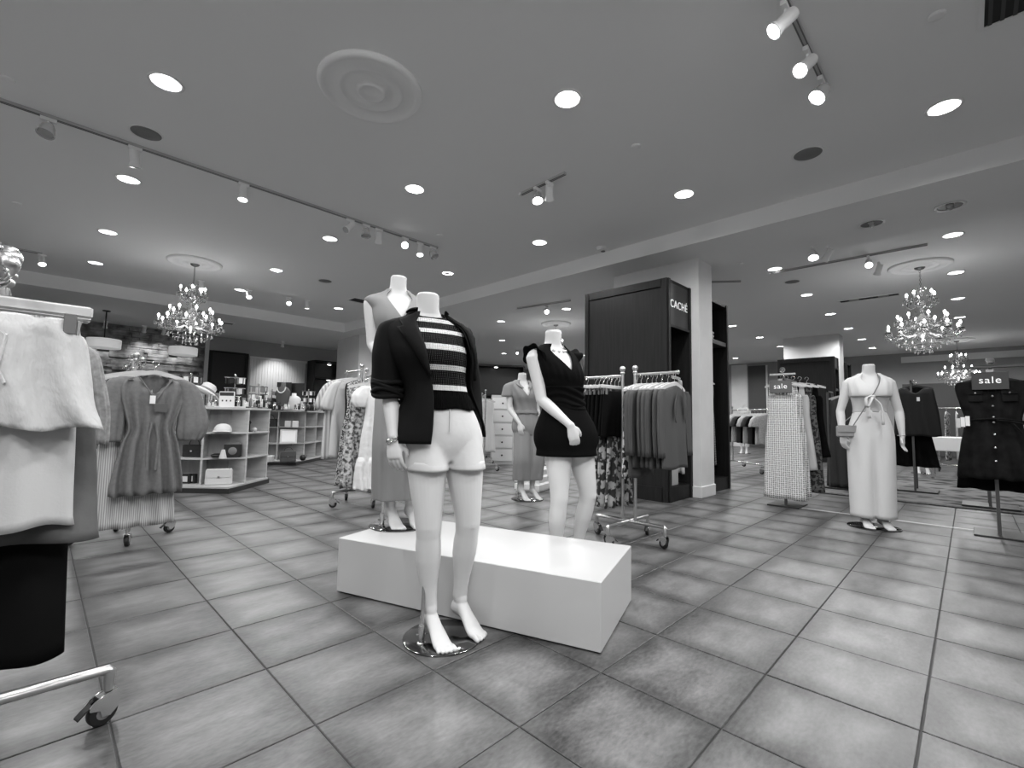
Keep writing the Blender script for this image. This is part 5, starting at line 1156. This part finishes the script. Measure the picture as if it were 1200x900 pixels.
p_ = on_level(217, 379, SOFF); pendant(p_.x, p_.y, 'white drum pendant seen under the chandelier by the stone wall', above(217, 412, p_).z)

# ================================================================== goods on and in the cubby units
def col(px, D, py=475):
    d = ray(px, py); k = D/math.hypot(d[0], d[1]); return d[0]*k, d[1]*k
FACE = math.atan2(-.97, -.25)   # towards the aisle
def zat(px, py, D): x, y = col(px, D); return above(px, py, (x, y)).z
TOPZ = 1.077
STRAW = mat('straw', 205, .85, bump=.4, bscale=120); DK = mat('leather_dark', 26, .4); PALE = mat('pale_goods', 205, .6); MIDG = mat('mid_goods', 120, .6); GLS = mat('clear_acrylic', 225, .1, trans=.7)
def hat(px, D, label):
    x, y = col(px, D); t = thing('sun_hat', label, 'hat', (x, y, TOPZ+.2), .6); T = Matrix.Rotation(.5, 4, 'Y') @ Matrix.Rotation(.25, 4, 'X')
    MB().lathe([(.21, -.03), (.2, -.012), (.15, .012), (.1, .02), (.095, .022), (.09, .1), (.06, .125), (.001, .13)], n=28, M=T).build('brim_and_crown', STRAW, t, 'all')
    MB().lathe([(.101, .024), (.098, .05), (.094, .05), (.094, .024)], n=28, M=T, cap=False).build('hat_band', MIDG, t, 'all')
    s_ = thing('hat_stand', 'slim stand holding up the straw sun hat', 'stand', (x, y, TOPZ)); MB().lathe([(.08, 0), (.08, .01), (.001, .012)], n=18).build('foot', BLACK, s_, True); MB().tube([(0, 0, .01), (0, 0, .2)], .008, 8).build('stem', BLACK, s_, True)
hat(240, 7.5, 'pale straw sun hat tilted on a stand on the cubby top')
def card(px, D, w_, h, label, rz=-.9):
    x, y = col(px, D); t = thing('card_sign', label, 'sign', (x, y, TOPZ), rz)
    MB().cbox((0, 0, h/2), (w_, .012, h), .002).build('card', PAPER, t); MB().box((0, -.007, h*.84), (w_*.92, .002, h*.22)).build('printed_header', mat('print_dark', 50, .6), t)
    for k in range(3): MB().box(((k-1)*w_*.27, -.007, h*.42), (w_*.09, .002, h*.1)).build('printed_mark', mat('print_dark', 50), t)
card(265.5, 7.22, .215, .21, 'white card sign with a dark printed header on the cubby top')
def bust(px, D, g, label, necklace=True, h=.4):
    x, y = col(px, D); t = thing('jewellery_bust', label, 'bust', (x, y, TOPZ), -.9)
    MB().loft([[(w_*math.cos(a), d_*math.sin(a), z) for a in np.linspace(0, 2*PI, 21)[:-1]] for z, w_, d_ in ((0, .1, .06), (.05, .11, .065), (h*.45, .14, .07), (h*.68, .145, .07), (h*.8, .1, .055), (h*.86, .045, .04), (h, .042, .04))]).build('torso', g, t, 'all')
    if necklace:
        n = MB()
        for k in range(16):
            a = PI*k/15; n.ball((.085*math.cos(a), -.065-.012*math.sin(a), h*.8-.1*math.sin(a)), .013, 7)
        n.build('bead_necklace', mat('pearl', 225), t, 'all')
bust(331, 10.2, mat('bust_grey', 72, .7), 'dark grey necklace bust with pale beads on the second cubby', True, .55)
bust(344, 10.15, PALE, 'small pale rounded display bust on the second cubby', False, .34)
bust(304, 10.4, MIDG, 'mid-grey display bust between trinket trays on the second cubby', False, .3)
def spinner(px, D, label, h, seed, tiers=3, w_=.13):
    x, y = col(px, D); t = thing('jewellery_spinner', label, 'display stand', (x, y, TOPZ), seed); rr = random.Random(seed)
    MB().lathe([(.07, 0), (.07, .012), (.001, .014)], n=16).build('foot', BLACK, t, True); MB().tube([(0, 0, .01), (0, 0, h)], .008, 8).build('pole', CHROME, t, True)
    for k in range(tiers):
        z = h*(k+1)/tiers-.02; MB().box((0, 0, z), (w_*2, .012, .012)).build('cross_arm', CHROME, t); MB().box((0, 0, z), (.012, w_*2, .012)).build('cross_arm', CHROME, t)
        for q in range(6):
            a = 2*PI*q/6; m = rr.choice([PALE, PAPER, DK, MIDG, DK]); MB().box((w_*.85*math.cos(a), w_*.85*math.sin(a), z-.045), (.05, .012, .075), a+PI/2).build('earring_card', m, t)
    MB().ball((0, 0, h+.01), .016, 8).build('knob', CHROME, t, 'all')
spinner(274, 7.55, 'tall spinner of dark and white earring cards behind the card sign', .44, 3)
spinner(222, 7.5, 'pale jewellery spinner half hidden behind the grey romper sleeve', .42, 5)
spinner(302, 7.75, 'spinner of pale earring cards at the corner of the first cubby', .34, 8)
spinner(361, 10.4, 'spinner of pale cards at the end of the second cubby', .42, 11)
spinner(318, 10.5, 'wide spinner of earring cards behind the necklace bust', .4, 12)
def trinket(px, D, label, seed, s=1.0):
    x, y = col(px, D); rr = random.Random(seed); t = thing('trinket_tray', label, 'trinket tray', (x, y, TOPZ), seed)
    MB().cbox((0, 0, .008), (.16*s, .11*s, .016), .003).build('tray', rr.choice([PALE, DK, MIDG]), t)
    for k in range(7):
        m = rr.choice([PALE, PAPER, DK, MIDG, CHROME, DK]); px_, py_ = rr.uniform(-.065, .065)*s, rr.uniform(-.04, .04)*s; h = rr.uniform(.05, .17)
        if k % 3 == 0: MB().lathe([(.012, 0), (.02, .01), (.018, h*.6), (.007, h*.75), (.008, h), (.001, h+.002)], (px_, py_, .016), 8).build('bottle', m, t, True)
        elif k % 3 == 1: MB().tube([(px_, py_, .016), (px_, py_, h), (px_+.03, py_, h+.005), (px_-.03, py_, h+.005)], .006, 6).build('ring_post', m, t, True)
        else: MB().box((px_, py_, .016+h/2), (.04, .02, h), rr.uniform(0, 3)).build('boxed_item', m, t)
for i, (px, D) in enumerate(((229, 7.25), (249, 7.3), (281, 7.3), (287, 7.35), (293, 7.4), (299, 7.5), (306, 7.6))): trinket(px, D, ('tray of small bottles by the romper sleeve', 'tray of clear and pale trinkets between hat and card sign', 'tray of earring boxes right beside the card sign', 'tray of mixed trinkets second along from the card sign', 'tray of mixed trinkets third along from the card sign', 'tray of pale trinkets by the cubby corner', 'tray of dark trinkets at the cubby end')[i], 20+i)
for i, (px, D) in enumerate(((316, 10.0), (325, 9.95), (337, 9.95), (350, 10.0), (357, 10.1), (365, 10.2), (372, 10.4))): trinket(px, D, ('tray of trinkets at the start of the second cubby', 'tray of trinkets in front of the dark necklace bust', 'tray of rings before the pale rounded bust', 'tray of trinkets past the pale rounded bust', 'tray of trinkets before the end spinner', 'tray of boxed trinkets beyond the end spinner', 'small trinket tray on the far tip of the second cubby')[i], 40+i, 1.2)
ab = col(251, 7.75); t = thing('acrylic_case', 'clear acrylic display case behind the card sign', 'case', (ab[0], ab[1], TOPZ), -.9); MB().cbox((0, 0, .1), (.24, .14, .2), .003).build('clear_box', GLS, t); MB().cbox((0, 0, .012), (.25, .15, .022), .003).build('case_base', DK, t)
def handbag(px, D, z, w_, h, m, label, d=.09, rz=-.8, handle=True, strap=False):
    x, y = col(px, D); t = thing('handbag', label, 'handbag', (x, y, z), rz)
    b = MB(); b.loft([[(sx*(w_/2-ins), sy*(d/2-ins), zz) for sx, sy in ((-1, -1), (1, -1), (1, 1), (-1, 1))] for zz, ins in ((0, .008), (.006, 0), (h*.9, .004), (h, .014))]); b.build('bag_body', m, t, False, .006)
    MB().box((0, -d/2-.002, h*.72), (w_*.96, .006, h*.5)).build('flap', m, t, False, .002)
    MB().box((0, -d/2-.007, h*.5), (.025, .006, .02)).build('clasp', CHROME, t)
    if handle: MB().tube([(w_*.28*math.cos(a), 0, h-.005+.08*math.sin(a)) for a in np.linspace(0, PI, 12)], .006, 6).build('handle', m, t, True)
    return t
Z1, Z2, Z3 = .083, .422, .752
handbag(262, 7.12, Z1, .30, .20, PALE, 'cream handbag with flap in the lowest cubby', .1, -.35, False)
handbag(231, 7.35, Z3, .22, .17, PALE, 'white pouch bag in the top cubby beside the romper', .08, -.8, False)
handbag(231, 7.4, Z2, .24, .16, DK, 'black bag in the middle cubby beside the romper', .1, -.8)
handbag(318, 10.15, Z3, .24, .16, DK, 'small black handbag with a looped handle in the second cubby unit', .1, -.7)
handbag(341, 10.08, Z1, .28, .2, mat('mesh_bag', 70, .6, bump=.5, bscale=90), 'dark woven bag at the bottom of the second cubby unit', .12, -.4)
x, y = col(263, 7.15); t = thing('baseball_cap', 'white embroidered cap in the top cubby', 'cap', (x, y, Z3), -.35)
MB().lathe([(.1, 0), (.104, .02), (.096, .06), (.07, .095), (.03, .11), (.001, .112)], n=24).build('crown', PALE, t, 'all')
MB().loft([[(u, -.085-.075*math.cos(u*9), .012+k*.006-.02*abs(u)*3) for k in (0, 1)]+[(u, -.07, .022-k*.006) for k in (0, 1)] for u in np.linspace(-.1, .1, 11)]).build('peak', PALE, t, True)
x, y = col(276, 7.2); t = thing('camera_case', 'black boxy camera-style case in the middle cubby', 'case', (x, y, Z2), -.3); MB().cbox((0, 0, .085), (.2, .09, .17), .008).build('case_body', DK, t); MB().lathe([(.045, 0), (.05, .01), (.035, .02), (.001, .02)], n=18, M=Matrix.Translation((0, -.045, .085)) @ Matrix.Rotation(PI/2, 4, 'X')).build('front_ring', MIDG, t, True); MB().box((0, 0, .18), (.16, .03, .02)).build('top_strip', MIDG, t)
x, y = col(265, 7.05); tag(MB().lathe([(.045, 0), (.02, .11), (.001, .112)], n=16).build('display_cone', PALE, None, True, loc=(x, y, Z2)), 'small white display cone before the camera-style case', 'cone')
x, y = col(258, 7.15); t = thing('coin_purse', 'small dark pouch lying beside the white cone', 'purse', (x, y, Z2)); MB().ball((0, 0, .03), .075, 14, .38).build('pouch', DK, t, 'all'); MB().tube([(-.06, 0, .05), (.06, 0, .05)], .004, 6).build('zip', CHROME, t)
for i, px in enumerate((224, 230)):
    x, y = col(px, 7.4); t = thing('photo_frame', ('dark small boxed gift in the bottom cubby by the rack wheel', 'second dark boxed gift in the bottom cubby')[i], 'box', (x, y, Z1), -.8); MB().cbox((0, 0, .06), (.13, .05, .12), .004).build('box_body', DK, t); MB().box((0, -.026, .06), (.07, .003, .07)).build('pale_label', PALE, t)
x, y = col(294, 7.32); t = thing('ornament', 'little dark and pale ornaments on a post in the corner cubby', 'ornament', (x, y, Z3)); MB().lathe([(.04, 0), (.04, .01), (.008, .02), (.008, .1), (.025, .13), (.001, .15)], n=14).build('figure', DK, t, True); MB().ball((.06, -.02, .03), .03, 10).build('sphere', PALE, t, 'all')
x, y = col(340, 10.05); t = thing('framed_card', 'white framed card leaning in the second cubby unit', 'picture', (x, y, Z2), -.4)
T = Matrix.Rotation(-.15, 4, 'X'); MB().box((0, 0, .15), (.30, .015, .27), 0, T).build('frame', PALE, t); MB().box((0, -.009, .15), (.24, .003, .21), 0, T).build('card', PAPER, t)
x, y = col(343, 10.1); t = thing('gift_box', 'pale gift box with ribbon in the top of the second cubby unit', 'box', (x, y, Z3), -.4); MB().cbox((0, 0, .06), (.24, .14, .12), .004).build('box_body', PALE, t); MB().box((0, 0, .06), (.03, .146, .125)).build('ribbon', MIDG, t)
for i, (px, zz) in enumerate(((313, 0), (317, .0))):
    x, y = col(px, 10.1+.05*i); t = thing('shoe_box', ('white low box in the bottom of the second cubby unit', 'pale box beside it in the second cubby unit')[i], 'box', (x, y, Z1), -.8); MB().cbox((0, 0, .05), (.2, .12, .1), .004).build('box_body', PALE, t); MB().cbox((0, 0, .108), (.206, .126, .02), .003).build('lid', PAPER, t)
x, y = col(358, 10.2); t = thing('ornament', 'round dark ornament in the lower cubby of the second unit', 'ornament', (x, y, Z1)); MB().ball((0, 0, .06), .06, 14).build('globe', DK, t, 'all'); MB().lathe([(.03, 0), (.03, .012), (.001, .013)], n=12).build('foot', MIDG, t, True)
# framed art on the back wall, dark displays beside the bust
for i, (px, py) in enumerate(((332, 448), (347, 449))):
    x, y = col(px, 10.75); t = thing('display_board', ('small black display board behind the necklace bust', 'small black display board behind the pale bust')[i], 'display board', (x, y, TOPZ), -.8); h = max(.3, zat(px, py, 10.75)-TOPZ); MB().box((0, 0, h/2), (.3, .02, h)).build('board', DK, t); MB().box((0, .06, .01), (.3, .14, .02)).build('foot', DK, t)
# tall merchandise tower far behind the far mannequin
x, y = col(589, 10.3, 500); t = thing('drawer_tower', 'tall pale drawer tower with dark knobs behind the grey jumpsuit mannequin', 'drawers', (x, y, 0), -.8)
MB().box((0, .02, .75), (.5, .4, 1.5)).build('carcass', PALE, t)
for k in range(5):
    o = MB().box((0, -.19, .2+.28*k), (.44, .03, .24)).build('drawer', WHITE, t); MB().ball((0, -.21, .2+.28*k), .02, 8).build('knob', BLACK, o, 'all')
x, y = col(583, 14.6, 440); t = thing('wall_cabinet', 'dark far cabinet with one glowing puck lamp behind the clothes rails', 'cabinet', (x, y, 0), -.6)
MB().box((0, 0, 1.3), (1.5, .06, 2.6)).build('back_panel', DK, t)
for z in (2.6, 1.7, .8, .05): MB().box((0, -.25, z), (1.5, .5, .05)).build('shelf', DARKW, t)
for s in (-1, 1): MB().box((s*.75, -.25, 1.3), (.05, .5, 2.6)).build('side_panel', DARKW, t)
MB().box((-.1, -.3, 2.56), (.1, .06, .012)).build('puck_light', GLOW, t)
